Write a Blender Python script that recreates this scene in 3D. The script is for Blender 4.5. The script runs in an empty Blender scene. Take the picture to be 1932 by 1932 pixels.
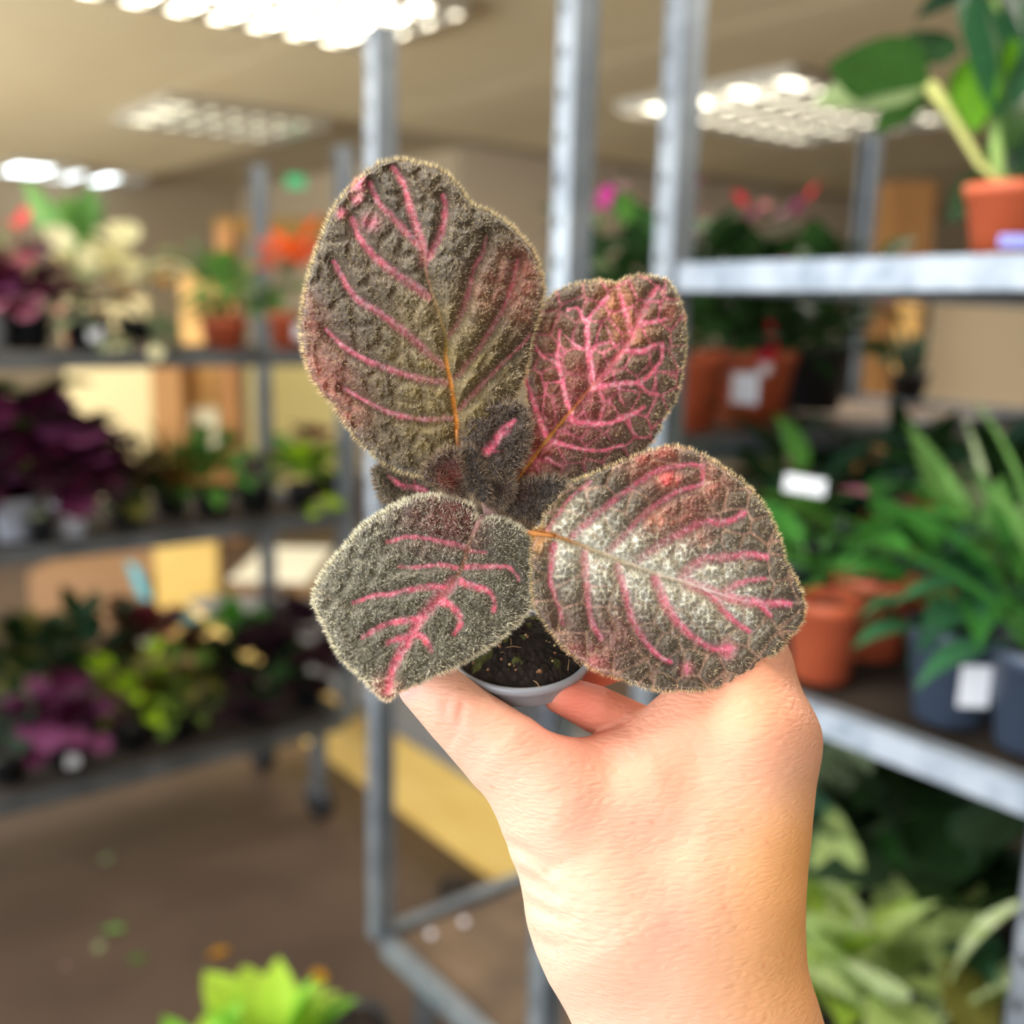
import bpy, math, random
import numpy as np
from mathutils import Vector, Matrix

random.seed(7)
rng = np.random.default_rng(7)
S = bpy.context.scene
COL = S.collection

# ------------------------------------------------------------------ camera
IMG = 1932.0
CAMH = 1.43
PITCH = math.radians(11.0)
ROLL = math.radians(1.4)
FOC = 0.272
cf = np.array([0, math.cos(PITCH), -math.sin(PITCH)])
cu0 = np.array([0, math.sin(PITCH), math.cos(PITCH)])
cr0 = np.array([1.0, 0, 0])
cr = math.cos(ROLL) * cr0 + math.sin(ROLL) * cu0
cu = math.cos(ROLL) * cu0 - math.sin(ROLL) * cr0
cam_d = bpy.data.cameras.new('camera')
cam_d.sensor_width = 36.0
cam_d.lens = 36.0
cam_d.clip_start = 0.02
cam_d.clip_end = 100
cam_d.dof.use_dof = True
cam_d.dof.focus_distance = FOC
cam_d.dof.aperture_fstop = 6.3
cam = bpy.data.objects.new('camera', cam_d)
COL.objects.link(cam)
M = Matrix.Identity(4)
for i in range(3):
    M[i][0], M[i][1], M[i][2] = cr[i], cu[i], -cf[i]
M[2][3] = CAMH
cam.matrix_world = M
S.camera = cam

# ------------------------------------------------------------------ world, daylight, exposure
w = bpy.data.worlds.new('world')
S.world = w
w.use_nodes = True
bg = w.node_tree.nodes['Background']
bg.inputs[0].default_value = (0.86, 0.93, 1.0, 1)
bg.inputs[1].default_value = 5.5


def area(name, loc, target, sx, sy, power, col):
    l = bpy.data.lights.new(name, 'AREA')
    l.shape = 'RECTANGLE'
    l.size, l.size_y = sx, sy
    l.energy = power
    l.color = col
    o = bpy.data.objects.new(name, l)
    COL.objects.link(o)
    o.location = loc
    d = Vector(target) - Vector(loc)
    o.rotation_euler = d.to_track_quat('-Z', 'Y').to_euler()
    return o


# daylight through the shop window behind and to the left of the photographer
area('window_daylight', (-2.05, -1.35, 1.30), (0.2, 0.45, 1.75), 3.6, 1.7, 44, (1.0, 0.97, 0.95))
# unseen area light added to brighten the far half's ceiling and walls
area('far_room_fill', (-6.0, 3.8, 1.25), (-2.0, 6.6, 2.3), 5.0, 1.6, 205, (1.0, 0.95, 0.84))
# unseen area lamps added above and beside the photographer to brighten the room
for (x_, y_) in ((-0.6, 0.4), (1.9, 1.6), (-2.6, 2.4), (0.9, 3.4)):
    area('ceiling_fill', (x_, y_, 2.52), (x_, y_ + 0.001, 0), 1.2, 0.6, 44, (1.0, 0.93, 0.82))
S.view_settings.view_transform = 'Standard'
S.view_settings.look = 'None'
S.view_settings.gamma = 1
S.view_settings.exposure = 0.0
S.view_settings.use_curve_mapping = False
S.cycles.max_bounces = 6
S.cycles.diffuse_bounces = 3
S.cycles.transparent_max_bounces = 12
S.cycles.caustics_reflective = False
S.cycles.caustics_refractive = False
S.cycles.sample_clamp_indirect = 6


# ------------------------------------------------------------------ pixel <-> place helpers
def ray(px, py):
    return cf + (px - 966) / IMG * cr + (966 - py) / IMG * cu


def at(px, py, depth):
    return np.array([0, 0, CAMH]) + ray(px, py) * depth


def onz(px, py, z):
    r = ray(px, py)
    return np.array([0, 0, CAMH]) + r * ((z - CAMH) / r[2])


def proj(p):
    d = np.array(p, float) - np.array([0, 0, CAMH])
    k = d @ cf
    return 966 + IMG * (d @ cr) / k, 966 - IMG * (d @ cu) / k


def lin(c):
    out = []
    for v in c:
        v = v / 255.0
        out.append(v / 12.92 if v <= 0.04045 else ((v + 0.055) / 1.055) ** 2.4)
    return np.array(out)


GA = math.radians(38.3)
E1 = np.array([-math.sin(GA), math.cos(GA), 0])
E2 = np.array([math.cos(GA), math.sin(GA), 0])
UP = np.array([0, 0, 1.0])


# ------------------------------------------------------------------ materials
MATS = {}


def mat(name, col, rough=0.6, metal=0.0, noise=None, bump=None, trans=0.0, sheen=0.0, emit=None, spec=0.5, sss=0.0, stretch=None):
    """col: sRGB 0..255. noise=(scale, col2, lo, hi): second colour by noise. bump=(scale, strength)."""
    if name in MATS:
        return MATS[name]
    m = bpy.data.materials.new(name)
    MATS[name] = m
    m.use_nodes = True
    nt = m.node_tree
    b = nt.nodes['Principled BSDF']
    b.inputs['Base Color'].default_value = (*lin(col), 1)
    b.inputs['Roughness'].default_value = rough
    b.inputs['Metallic'].default_value = metal
    b.inputs['Specular IOR Level'].default_value = spec
    if sheen:
        b.inputs['Sheen Weight'].default_value = sheen
    if trans:
        b.inputs['Transmission Weight'].default_value = trans
    if sss:
        b.inputs['Subsurface Weight'].default_value = sss
        b.inputs['Subsurface Scale'].default_value = 0.01
    tc = None
    if noise or bump:
        tc = nt.nodes.new('ShaderNodeTexCoord')
        src = tc.outputs['Object']
        if stretch:
            mp = nt.nodes.new('ShaderNodeMapping')
            mp.inputs['Scale'].default_value = stretch
            nt.links.new(src, mp.inputs['Vector'])
            src = mp.outputs['Vector']
    if noise:
        sc, c2, lo, hi = noise
        n = nt.nodes.new('ShaderNodeTexNoise')
        n.inputs['Scale'].default_value = sc
        n.inputs['Detail'].default_value = 4
        nt.links.new(src, n.inputs['Vector'])
        r = nt.nodes.new('ShaderNodeValToRGB')
        r.color_ramp.elements[0].position = lo
        r.color_ramp.elements[0].color = (*lin(col), 1)
        r.color_ramp.elements[1].position = hi
        r.color_ramp.elements[1].color = (*lin(c2), 1)
        nt.links.new(n.outputs['Fac'], r.inputs['Fac'])
        nt.links.new(r.outputs['Color'], b.inputs['Base Color'])
    if bump:
        n2 = nt.nodes.new('ShaderNodeTexNoise')
        n2.inputs['Scale'].default_value = bump[0]
        n2.inputs['Detail'].default_value = 5
        nt.links.new(src, n2.inputs['Vector'])
        bp = nt.nodes.new('ShaderNodeBump')
        bp.inputs['Strength'].default_value = bump[1]
        bp.inputs['Distance'].default_value = 0.01
        nt.links.new(n2.outputs['Fac'], bp.inputs['Height'])
        nt.links.new(bp.outputs['Normal'], b.inputs['Normal'])
    if emit:
        b.inputs['Emission Color'].default_value = (*lin(emit[0]), 1)
        b.inputs['Emission Strength'].default_value = emit[1]
    return m


def leafmat(name, col, col2=None, scale=25, rough=0.55, lo=0.42, hi=0.6):
    """background foliage: a leaf lets part of the light through"""
    if name in MATS:
        return MATS[name]
    m = mat(name, col, rough, noise=(scale, col2, lo, hi) if col2 else None, spec=0.5 if rough < 0.4 else 0.22)
    nt = m.node_tree
    b = nt.nodes['Principled BSDF']
    t = nt.nodes.new('ShaderNodeBsdfTranslucent')
    mx = nt.nodes.new('ShaderNodeMixShader')
    mx.inputs[0].default_value = 0.3
    src = b.inputs['Base Color']
    if src.links:
        nt.links.new(src.links[0].from_socket, t.inputs['Color'])
    else:
        t.inputs['Color'].default_value = src.default_value
    nt.links.new(b.outputs[0], mx.inputs[1])
    nt.links.new(t.outputs[0], mx.inputs[2])
    nt.links.new(mx.outputs[0], nt.nodes['Material Output'].inputs['Surface'])
    return m


# ------------------------------------------------------------------ mesh helpers
class MB:
    def __init__(self):
        self.v, self.f = [], []

    def add(self, v, f):
        k = len(self.v)
        self.v += [tuple(map(float, p)) for p in v]
        self.f += [tuple(k + i for i in q) for q in f]

    def obox(self, o, a, b, c):
        """oriented box from corner o with edge vectors a, b, c"""
        o, a, b, c = map(np.array, (o, a, b, c))
        v = [o, o + a, o + a + b, o + b, o + c, o + a + c, o + a + b + c, o + b + c]
        f = [(0, 3, 2, 1), (4, 5, 6, 7), (0, 1, 5, 4), (1, 2, 6, 5), (2, 3, 7, 6), (3, 0, 4, 7)]
        if np.dot(np.cross(a, b), c) < 0:
            f = [q[::-1] for q in f]
        self.add(v, f)

    def lathe(self, prof, n=24, cap=False):
        v, f = [], []
        for r, z in prof:
            for k in range(n):
                t = 2 * math.pi * k / n
                v.append((r * math.cos(t), r * math.sin(t), z))
        for i in range(len(prof) - 1):
            for k in range(n):
                a, b = i * n + k, i * n + (k + 1) % n
                f.append((a, b, b + n, a + n))
        if cap:
            f.append(tuple(range(n))[::-1])
            f.append(tuple((len(prof) - 1) * n + k for k in range(n)))
        self.add(v, f)

    def tube(self, pts, rad, n=7):
        pts = [np.array(p, float) for p in pts]
        if not hasattr(rad, '__len__'):
            rad = [rad] * len(pts)
        v, f = [], []
        ref = np.array([0.31, 0.77, 0.55])
        for i, p in enumerate(pts):
            d = pts[min(i + 1, len(pts) - 1)] - pts[max(i - 1, 0)]
            d = d / (np.linalg.norm(d) + 1e-12)
            x = np.cross(d, ref)
            x /= np.linalg.norm(x) + 1e-12
            y = np.cross(d, x)
            for k in range(n):
                t = 2 * math.pi * k / n
                v.append(p + rad[i] * (math.cos(t) * x + math.sin(t) * y))
        for i in range(len(pts) - 1):
            for k in range(n):
                a, b = i * n + k, i * n + (k + 1) % n
                f.append((a, b, b + n, a + n))
        f.append(tuple(range(n))[::-1])
        f.append(tuple((len(pts) - 1) * n + k for k in range(n)))
        self.add(v, f)

    def mesh(self, name, m, smooth=False):
        me = bpy.data.meshes.new(name)
        me.from_pydata(self.v, [], self.f)
        me.materials.append(m)
        if smooth:
            me.polygons.foreach_set('use_smooth', [True] * len(me.polygons))
        me.update()
        return me


def link(name, me, parent=None, loc=None, rot=None, scale=None):
    o = bpy.data.objects.new(name, me)
    COL.objects.link(o)
    if parent is not None:
        o.parent = parent
    if loc is not None:
        o.location = [float(x) for x in loc]
    if rot is not None:
        o.rotation_euler = rot
    if scale is not None:
        o.scale = scale
    return o


def tag(o, label=None, cat=None, group=None, kind=None):
    if label:
        o['label'] = label
    if cat:
        o['category'] = cat
    if group:
        o['group'] = group
    if kind:
        o['kind'] = kind
    return o


def empty(name, loc, label, cat, group=None, rz=0):
    o = bpy.data.objects.new(name, None)
    COL.objects.link(o)
    o.location = [float(x) for x in loc]
    o.rotation_euler = (0, 0, rz)
    o.empty_display_size = 0.05
    return tag(o, label, cat, group)


def boxobj(name, o, a, b, c, m, parent=None):
    mb = MB()
    mb.obox(o, a, b, c)
    return link(name, mb.mesh(name, m), parent)


def bulk(name, v, f, m, smooth=True, attrs=None):
    """fast mesh from arrays; f is (n,k) with constant k"""
    me = bpy.data.meshes.new(name)
    v = np.asarray(v, np.float32)
    f = np.asarray(f, np.int32)
    k = f.shape[1]
    me.vertices.add(len(v))
    me.vertices.foreach_set('co', v.ravel())
    me.loops.add(f.size)
    me.loops.foreach_set('vertex_index', f.ravel())
    me.polygons.add(len(f))
    me.polygons.foreach_set('loop_start', np.arange(0, f.size, k, dtype=np.int32))
    me.polygons.foreach_set('loop_total', np.full(len(f), k, np.int32))
    me.materials.append(m)
    me.update(calc_edges=True)
    me.validate()
    if smooth:
        me.polygons.foreach_set('use_smooth', np.ones(len(me.polygons), bool))
    for nm, arr in (attrs or {}).items():
        a = me.color_attributes.new(nm, 'FLOAT_COLOR', 'POINT')
        full = np.ones((len(v), 4), np.float32)
        full[:, :arr.shape[1]] = arr
        a.data.foreach_set('color', full.ravel())
    return me


# ------------------------------------------------------------------ common materials
M_FLOOR = mat('floor_vinyl', (74, 59, 49), 0.55, noise=(3.5, (90, 72, 59), 0.35, 0.7), bump=(60, 0.1))
M_CEIL = mat('ceiling_tile', (242, 226, 184), 0.9, noise=(1.5, (236, 218, 174), 0.4, 0.6))
M_GRID = mat('ceiling_grid', (176, 162, 134), 0.6)
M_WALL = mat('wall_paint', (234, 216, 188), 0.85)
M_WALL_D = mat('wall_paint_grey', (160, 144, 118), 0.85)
M_GALV = mat('galvanised_steel', (146, 154, 162), 0.5, metal=0.7, noise=(14, (110, 118, 128), 0.35, 0.7))
M_STEEL_D = mat('dull_steel', (104, 108, 112), 0.5, metal=0.6, noise=(10, (76, 80, 84), 0.4, 0.65))
M_PLY = mat('worn_plywood', (92, 75, 60), 0.7, noise=(9, (120, 98, 76), 0.4, 0.65))
M_DARK = mat('black_plastic', (26, 27, 30), 0.45)
M_TERRA = mat('terracotta_plastic', (196, 96, 62), 0.5, noise=(6, (182, 84, 52), 0.4, 0.6))
M_BLUEPOT = mat('slate_blue_plastic', (62, 74, 92), 0.4)
M_GREYPOT = mat('pale_grey_plastic', (176, 180, 192), 0.45)
M_SOIL = mat('potting_soil', (34, 26, 20), 0.95, noise=(90, (62, 48, 34), 0.5, 0.7), bump=(120, 0.8))
M_LABEL = mat('white_label', (236, 238, 246), 0.6)
M_STEM = leafmat('green_stem', (126, 150, 74))

# ------------------------------------------------------------------ the room
CZ = 2.55
CN = np.array([-0.38, 7.6, 0.0])          # corner between the two visible far walls


def G(a, b, z=0.0):
    """room grid: a along E2, b along E1, from the inner corner CN"""
    return CN + a * E2 + b * E1 + z * UP


def wallbox(name, p, a, b, c, m):
    return tag(boxobj(name, p, a, b, c, m), kind='structure')


wallbox('floor', G(-7, -9, -0.1), 16.2 * E2, 13.2 * E1, 0.1 * UP, M_FLOOR)
ceil = wallbox('ceiling', G(-7, -9, CZ + 0.03), 16.2 * E2, 13.2 * E1, 0.1 * UP, M_GRID)
wallbox('wall_back', G(0, 0), 9 * E2, 0.12 * E1, (CZ + 0.03) * UP, M_WALL)
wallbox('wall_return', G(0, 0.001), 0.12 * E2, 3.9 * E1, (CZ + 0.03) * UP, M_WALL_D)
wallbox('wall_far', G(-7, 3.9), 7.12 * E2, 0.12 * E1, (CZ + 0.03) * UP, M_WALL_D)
wallbox('wall_right', G(9, -9), 0.12 * E2, 9.12 * E1, (CZ + 0.03) * UP, M_WALL)
wallbox('wall_front', G(-7, -9.1), 16 * E2, 0.1 * E1, (CZ + 0.03) * UP, M_WALL)
# glazed shopfront behind and to the left of the photographer: sill wall and window frame, open to the daylight
wallbox('wall_left', G(-7.1, -9), 0.1 * E2, 13 * E1, 0.45 * UP, M_WALL)
M_FRAME = mat('white_frame', (225, 225, 222), 0.5)
mb = MB()
for k in range(7):
    mb.obox(G(-7.1, -9 + 2.1 * k, 0.45), 0.08 * E2, 0.08 * E1, (CZ - 0.42) * UP)
mb.obox(G(-7.1, -9, CZ - 0.1), 0.08 * E2, 13 * E1, 0.1 * UP)
tag(link('window_1', mb.mesh('window_1', M_FRAME)), kind='structure')

# ceiling tiles in view, 1.2 m square, lying in the grid
TS = 1.2
LIGHT_CELLS = []
tile_mb = MB()
tile_mb.obox((0.008 * (E2 + E1)) + 0 * UP, (TS - 0.016) * E2, (TS - 0.016) * E1, 0.03 * UP)
tile_me = tile_mb.mesh('ceiling_tile', M_CEIL)
for i in range(-7, 7):
    for j in range(-8, 4):
        p = G(i * TS + 0.1, j * TS - 0.4, CZ)
        if j * TS - 0.4 + TS > 0.0 and i * TS + 0.1 + TS > 0.0:
            continue
        c = p + 0.6 * (E1 + E2)
        if c[1] < 1.5 or abs(c[0] / c[1]) > 0.75:
            continue
        link('ceiling_tile', tile_me, ceil, p)

# ceiling lights: recessed louvre fittings with fluorescent tubes
M_TUBE = mat('fluorescent_tube', (255, 250, 235), 0.4, emit=((255, 248, 228), 26.0))
M_TUBE_C = mat('cool_tube', (245, 250, 255), 0.4, emit=((236, 248, 255), 7.0))
M_LOUVRE = mat('louvre_blade', (214, 212, 204), 0.25, metal=0.6)


def ceiling_light(corner_px, corner_py, la, lb, label, tube, ntube=4, step=0.1):
    """far corner of the fitting seen at the pixel; it runs la along -E2 and lb along -E1"""
    p = onz(corner_px, corner_py, CZ - 0.055)
    root = empty('ceiling_light', (p[0], p[1], CZ - 0.055), label, 'ceiling light', 'ceiling lights')
    f = MB()
    t = 0.02
    h = 0.055
    f.obox(0 * UP, -la * E2, -t * E1, h * UP)
    f.obox(-(lb - t) * E1, -la * E2, -t * E1, h * UP)
    f.obox(-t * E1, -t * E2, -(lb - 2 * t) * E1, h * UP)
    f.obox(-(la - t) * E2 - t * E1, -t * E2, -(lb - 2 * t) * E1, h * UP)
    link('housing', f.mesh('housing', M_LOUVRE), root)
    r = MB()
    r.obox(-t * E2 - t * E1 + (h - 0.008) * UP, -(la - 2 * t) * E2, -(lb - 2 * t) * E1, 0.006 * UP)
    link('reflector', r.mesh('reflector', M_LOUVRE), root)
    for k in range(ntube):
        q = -(lb * (k + 0.5) / ntube) * E1 + 0.022 * UP
        tb = MB()
        tb.tube([q - 0.05 * E2, q - (la - 0.05) * E2], 0.014, 8)
        link('tube', tb.mesh('tube', tube, True), root)
    bl = MB()
    bl.obox(-t * E1 + 0.0 * UP, -0.55 * step * E2, -(lb - 2 * t) * E1, 0.03 * UP)
    bm = bl.mesh('louvre_blade', M_LOUVRE)
    n = int((la - 0.1) / step)
    for k in range(n):
        link('louvre_blade', bm, root, -(0.05 + k * step) * E2 + 0.003 * UP)
    return root


ceiling_light(690, 98, 1.5, 0.75, 'long bright louvred ceiling light nearest the top edge of the picture', M_TUBE, 4, 0.16)
ceiling_light(1490, 275, 1.5, 1.15, 'louvred ceiling light with glowing rows, above the white shelf', mat('warm_tube', (255, 250, 235), 0.4, emit=((255, 246, 222), 6.0)), 4, 0.16)
ceiling_light(505, 272, 1.0, 0.9, 'dim pale ceiling light between the near fitting and the flowers', mat('dim_tube', (250, 245, 215), 0.4, emit=((255, 248, 215), 1.6)), 3, 0.14)
ceiling_light(235, 352, 0.75, 0.7, 'small cool white ceiling light, nearer of the distant pair', M_TUBE_C, 5, 0.3)
ceiling_light(120, 338, 0.55, 0.7, 'small cool white ceiling light, farther of the distant pair', M_TUBE_C, 5, 0.3)


# ------------------------------------------------------------------ plant trolleys
def post_mesh(h, flip):
    """folded galvanised corner post: two flanges, one of them slotted like a ladder"""
    a, b = (E2, E1)
    mb = MB()
    t, wd = 0.003, 0.036
    mb.obox(-wd / 2 * a - wd / 2 * b, wd * a, t * b, h * UP)
    mb.obox(-wd / 2 * a + wd / 2 * b, wd * a, -t * b, h * UP)
    x0 = -wd / 2 * a if flip < 0 else (wd / 2 - t) * a
    mb.obox(x0 - wd / 2 * b, t * a, 0.020 * b, h * UP)
    mb.obox(x0 + wd / 2 * b, t * a, -0.007 * b, h * UP)
    n = int(h / 0.05)
    for k in range(n):
        mb.obox(x0 - (wd / 2 - 0.020) * b + (k * 0.05) * UP, t * a, (wd - 0.027) * b, 0.037 * UP)
    return mb.mesh('post', M_GALV)


def trolley(label, p0, wa, wb, top, shelves, base_z, deck=None, steel=None):
    """p0: ground corner; wa along E2, wb along E1"""
    root = empty('plant_trolley', (p0[0], p0[1], 0), label, 'trolley', 'metal plant trolleys')
    deck = deck or M_PLY
    steel = steel or M_GALV
    pm = {-1: post_mesh(top - base_z, -1), 1: post_mesh(top - base_z, 1)}
    for ia in (0, 1):
        for ib in (0, 1):
            link('post', pm[-1 if ia == 0 else 1], root, ia * wa * E2 + ib * wb * E1 + base_z * UP)
    r = 0.012
    for z in [base_z] + shelves:
        th = 0.034
        d = MB()
        d.obox(0.022 * (E2 + E1), (wa - 0.044) * E2, (wb - 0.044) * E1, 0.012 * UP)
        so = link('shelf', d.mesh('shelf', deck), root, (0, 0, z - 0.012))
        rm = MB()
        rm.obox(0.02 * E2 - r * E1, (wa - 0.04) * E2, 2 * r * E1, -th * UP)
        rm.obox(0.02 * E2 + (wb - r) * E1, (wa - 0.04) * E2, 2 * r * E1, -th * UP)
        rm.obox(-r * E2 + 0.02 * E1, 2 * r * E2, (wb - 0.04) * E1, -th * UP)
        rm.obox((wa - r) * E2 + 0.02 * E1, 2 * r * E2, (wb - 0.04) * E1, -th * UP)
        link('rim', rm.mesh('rim', steel), so, (0, 0, 0.022))
    wm = MB()
    wm.lathe([(0.0, -0.016), (0.05, -0.016), (0.055, -0.008), (0.055, 0.008), (0.05, 0.016), (0.0, 0.016)], 16)
    wme = wm.mesh('wheel', M_DARK, True)
    fk = MB()
    fk.obox((-0.02, -0.026, 0), (0.04, 0, 0), (0, 0.052, 0), (0, 0, base_z - 0.03 - 0.105))
    fme = fk.mesh('fork', M_STEEL_D)
    for ia in (0.06, wa - 0.06):
        for ib in (0.06, wb - 0.06):
            q = ia * E2 + ib * E1
            wo = link('wheel', wme, root, q + 0.055 * UP, (math.pi / 2, 0, -GA))
            link('fork', fme, root, q + 0.105 * UP)
    return root


# empty trolley in the middle: its corner post A stands behind the top leaf
PA = np.array([-0.222, 1.70, 0])
WB = 0.465
TA0 = PA - WB * E1
trolley('nearly empty trolley behind the held plant, with a bare bottom deck', TA0, 1.33, WB, 1.86, [1.245], 0.30)
# right-hand trolley, short end toward the camera
TR_L = np.array([0.200, 1.365, 0])
TRW = 0.553
TR0 = TR_L - TRW * E1
M_BRIGHT = mat('bright_zinc_rim', (150, 160, 172), 0.5, metal=0.2, noise=(30, (112, 124, 138), 0.4, 0.7))
M_DECK_D = mat('dark_deck', (58, 48, 40), 0.8)
trolley('trolley with bright zinc rims holding terracotta and slate blue pots', TR0, 1.33, TRW, 1.86, [0.45, 0.975, 1.487], 0.16, deck=M_DECK_D, steel=M_BRIGHT)
# left-hand trolley, long side toward the camera
TL0 = np.array([-0.445, 2.70, 0])
TLW = 1.45
trolley('trolley crowded with flowers and coloured foliage on three tiers', TL0 - TLW * E2, TLW, 0.5, 1.83, [0.885, 1.31], 0.305, deck=M_DECK_D, steel=M_STEEL_D)


# ------------------------------------------------------------------ far furniture
M_YPLY = mat('yellow_plywood', (232, 196, 112), 0.6, noise=(5, (222, 182, 96), 0.4, 0.65), stretch=(1, 1, 8))
M_WOOD = mat('pine_wood', (196, 140, 74), 0.6, noise=(4, (176, 120, 60), 0.4, 0.6), stretch=(6, 6, 0.6))
M_WOOD_Y = mat('pale_pine', (226, 178, 104), 0.6)
M_CARD = mat('cardboard', (150, 114, 80), 0.85)
# long low plywood kickboard on the floor
f0 = onz(742, 1524, 0)
tag(boxobj('plinth_board', f0 - 0.62 * E1, 2.2 * E1, 0.02 * E2, 0.235 * UP, M_YPLY), 'long yellow plywood board standing on edge on the floor', 'board')
tag(boxobj('grey_sheet', f0 - 0.62 * E1 + 0.236 * UP + 0.0 * E2, 2.2 * E1, 0.42 * E2, 0.02 * UP, mat('grey_cap', (120, 122, 126), 0.5)), 'grey sheet lying flat along the top of the yellow plywood board', 'sheet')
# wooden column behind the right-hand trolley
def standing(name, px0, px1, py0, depth, m, label, cat, thick=0.12):
    a = at(px0, 800, depth)
    b = at(px1, 800, depth)
    a[2] = 0
    b[2] = 0
    top = at((px0 + px1) / 2, py0, depth)[2]
    ux = b - a
    n = np.array([-ux[1], ux[0], 0])
    n = n / np.linalg.norm(n) * thick
    return tag(boxobj(name, a, ux, n, top * UP, m), label, cat)


standing('wooden_column', 1642, 1724, 352, 5.2, mat('brown_pine', (150, 106, 56), 0.6, noise=(4, (134, 92, 46), 0.4, 0.6), stretch=(6, 6, 0.6)), 'square brown pine column standing behind the terracotta pots', 'column', 0.2)
standing('lit_face_strip', 1682, 1716, 545, 5.0, M_WOOD_Y, 'pale pine batten as the lit face of the brown column', 'strip', 0.06)  # pale strip added in place of the column's lit face
standing('room_divider', 1742, 1990, 548, 5.6, mat('cream_panel', (226, 206, 172), 0.8), 'cream panel standing behind the small succulent pot', 'panel', 0.03)


def farbox(name, px0, px1, py0, py1, depth, m, label, cat, thick=0.2):
    """upright box whose front face spans the given window at the given distance, standing where it is seen"""
    a = at(px0, py1, depth)
    b = at(px1, py1, depth)
    top = at(px0, py0, depth)[2]
    ux = b - a
    ux[2] = 0
    n = np.array([-ux[1], ux[0], 0])
    n = n / np.linalg.norm(n) * thick
    return tag(boxobj(name, a, ux, n, (top - a[2]) * UP, m), label, cat)


# things on and against the floor behind the left-hand trolley
z_ = onz(170, 1192, 0)
d_ = (z_ - np.array([0, 0, CAMH])) @ cf
farbox('cardboard_box', 60, 285, 1076, 1192, d_, M_CARD, 'brown cardboard box on the floor behind the crowded trolley', 'box', 0.5)
z_ = onz(355, 1215, 0)
d2_ = (z_ - np.array([0, 0, CAMH])) @ cf
farbox('plywood_screen', 298, 412, 985, 1215, d2_, M_YPLY, 'upright yellow plywood panel beside the cardboard box', 'panel', 0.05)
z_ = onz(520, 1235, 0)
d3_ = (z_ - np.array([0, 0, CAMH])) @ cf
tb = farbox('wooden_crate', 418, 640, 1105, 1235, d3_, mat('brown_crate', (126, 94, 54), 0.7), 'low brown wooden crate beneath white paper sheets', 'crate', 0.5)
pl = at(425, 1104, d3_)
pr = at(600, 1104, d3_)
tag(boxobj('paper_sheet', pl + 0.002 * UP + np.array([0.0, 0.05, 0]), (pr - pl) * np.array([1, 1, 0]) * 0.86, np.array([0, 0.62, 0]), 0.012 * UP, mat('white_paper', (250, 246, 226), 0.7)), 'white paper sheets lying on the brown wooden crate', 'paper')
# things against the far wall seen between the upper tiers
def wallthing(name, px0, px1, py0, py1, m, label, cat, depth=8.2, thick=0.05):
    return farbox(name, px0, px1, py0, py1, depth, m, label, cat, thick)


standing('cream_screen', 128, 288, 560, 6.6, mat('cream_screen', (222, 204, 154), 0.8), 'wide cream screen standing behind the purple foliage', 'screen', 0.04)
standing('door_post', 418, 448, 430, 6.2, M_WOOD, 'pine post standing behind the olive foliage', 'post', 0.14)
standing('plywood_sheet', 348, 416, 520, 6.4, M_WOOD_Y, 'pale plywood sheet behind the white notice', 'sheet', 0.04)
farbox('paper_notice', 352, 412, 768, 858, 6.2, mat('notice', (246, 238, 200), 0.7), 'white notice fixed to the pale plywood sheet', 'notice', 0.02)
standing('yellow_screen', 470, 660, 660, 6.9, mat('yellow_screen', (216, 200, 132), 0.8), 'pale yellow screen behind the slim rear post', 'screen', 0.04)
rk = standing('wooden_rack', 288, 345, 690, 6.0, mat('rack_brown', (168, 120, 66), 0.7), 'brown wooden rack of stacked trays behind the foliage', 'rack', 0.3)
wallthing('wood_sign', 405, 640, 408, 446, mat('ochre_board', (150, 112, 46), 0.7), 'ochre wooden board high on the far wall', 'board', 7.6)
# green exit lamp
tag(boxobj('exit_lamp', at(540, 352, 7.3), (0.12, 0.04, 0), (0, 0.04, 0), (0, 0, 0.08), mat('green_lamp', (70, 190, 130), 0.5, emit=((70, 200, 130), 0.5))), 'small green safety lamp high near the ceiling', 'lamp')

# ------------------------------------------------------------------ background plants
LEAFCACHE = {}


def wprof(kind, t):
    if kind == 'ovate':
        return 0.30 * math.sin(math.pi * t ** 0.75) ** 0.9 + 0.005
    if kind == 'pointed':
        return 0.25 * math.sin(math.pi * t ** 0.6) * (1.1 - 0.3 * t) + 0.003
    if kind == 'lance':
        return 0.135 * math.sin(math.pi * t ** 0.7) ** 0.85 + 0.003
    if kind == 'broad':
        return 0.42 * math.sin(math.pi * min(1, t * 0.97 + 0.03) ** 0.6) ** 0.7 + 0.005
    if kind == 'round':
        return 0.5 * math.sin(math.pi * min(1, t * 0.94 + 0.04)) ** 0.5
    if kind == 'grass':
        return 0.03 * (1 - t) ** 0.5 + 0.004
    if kind == 'ruffle':
        return (0.5 + 0.09 * math.sin(t * 21)) * math.sin(math.pi * min(1, t * 0.92 + 0.05)) ** 0.5
    return 0.3


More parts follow.
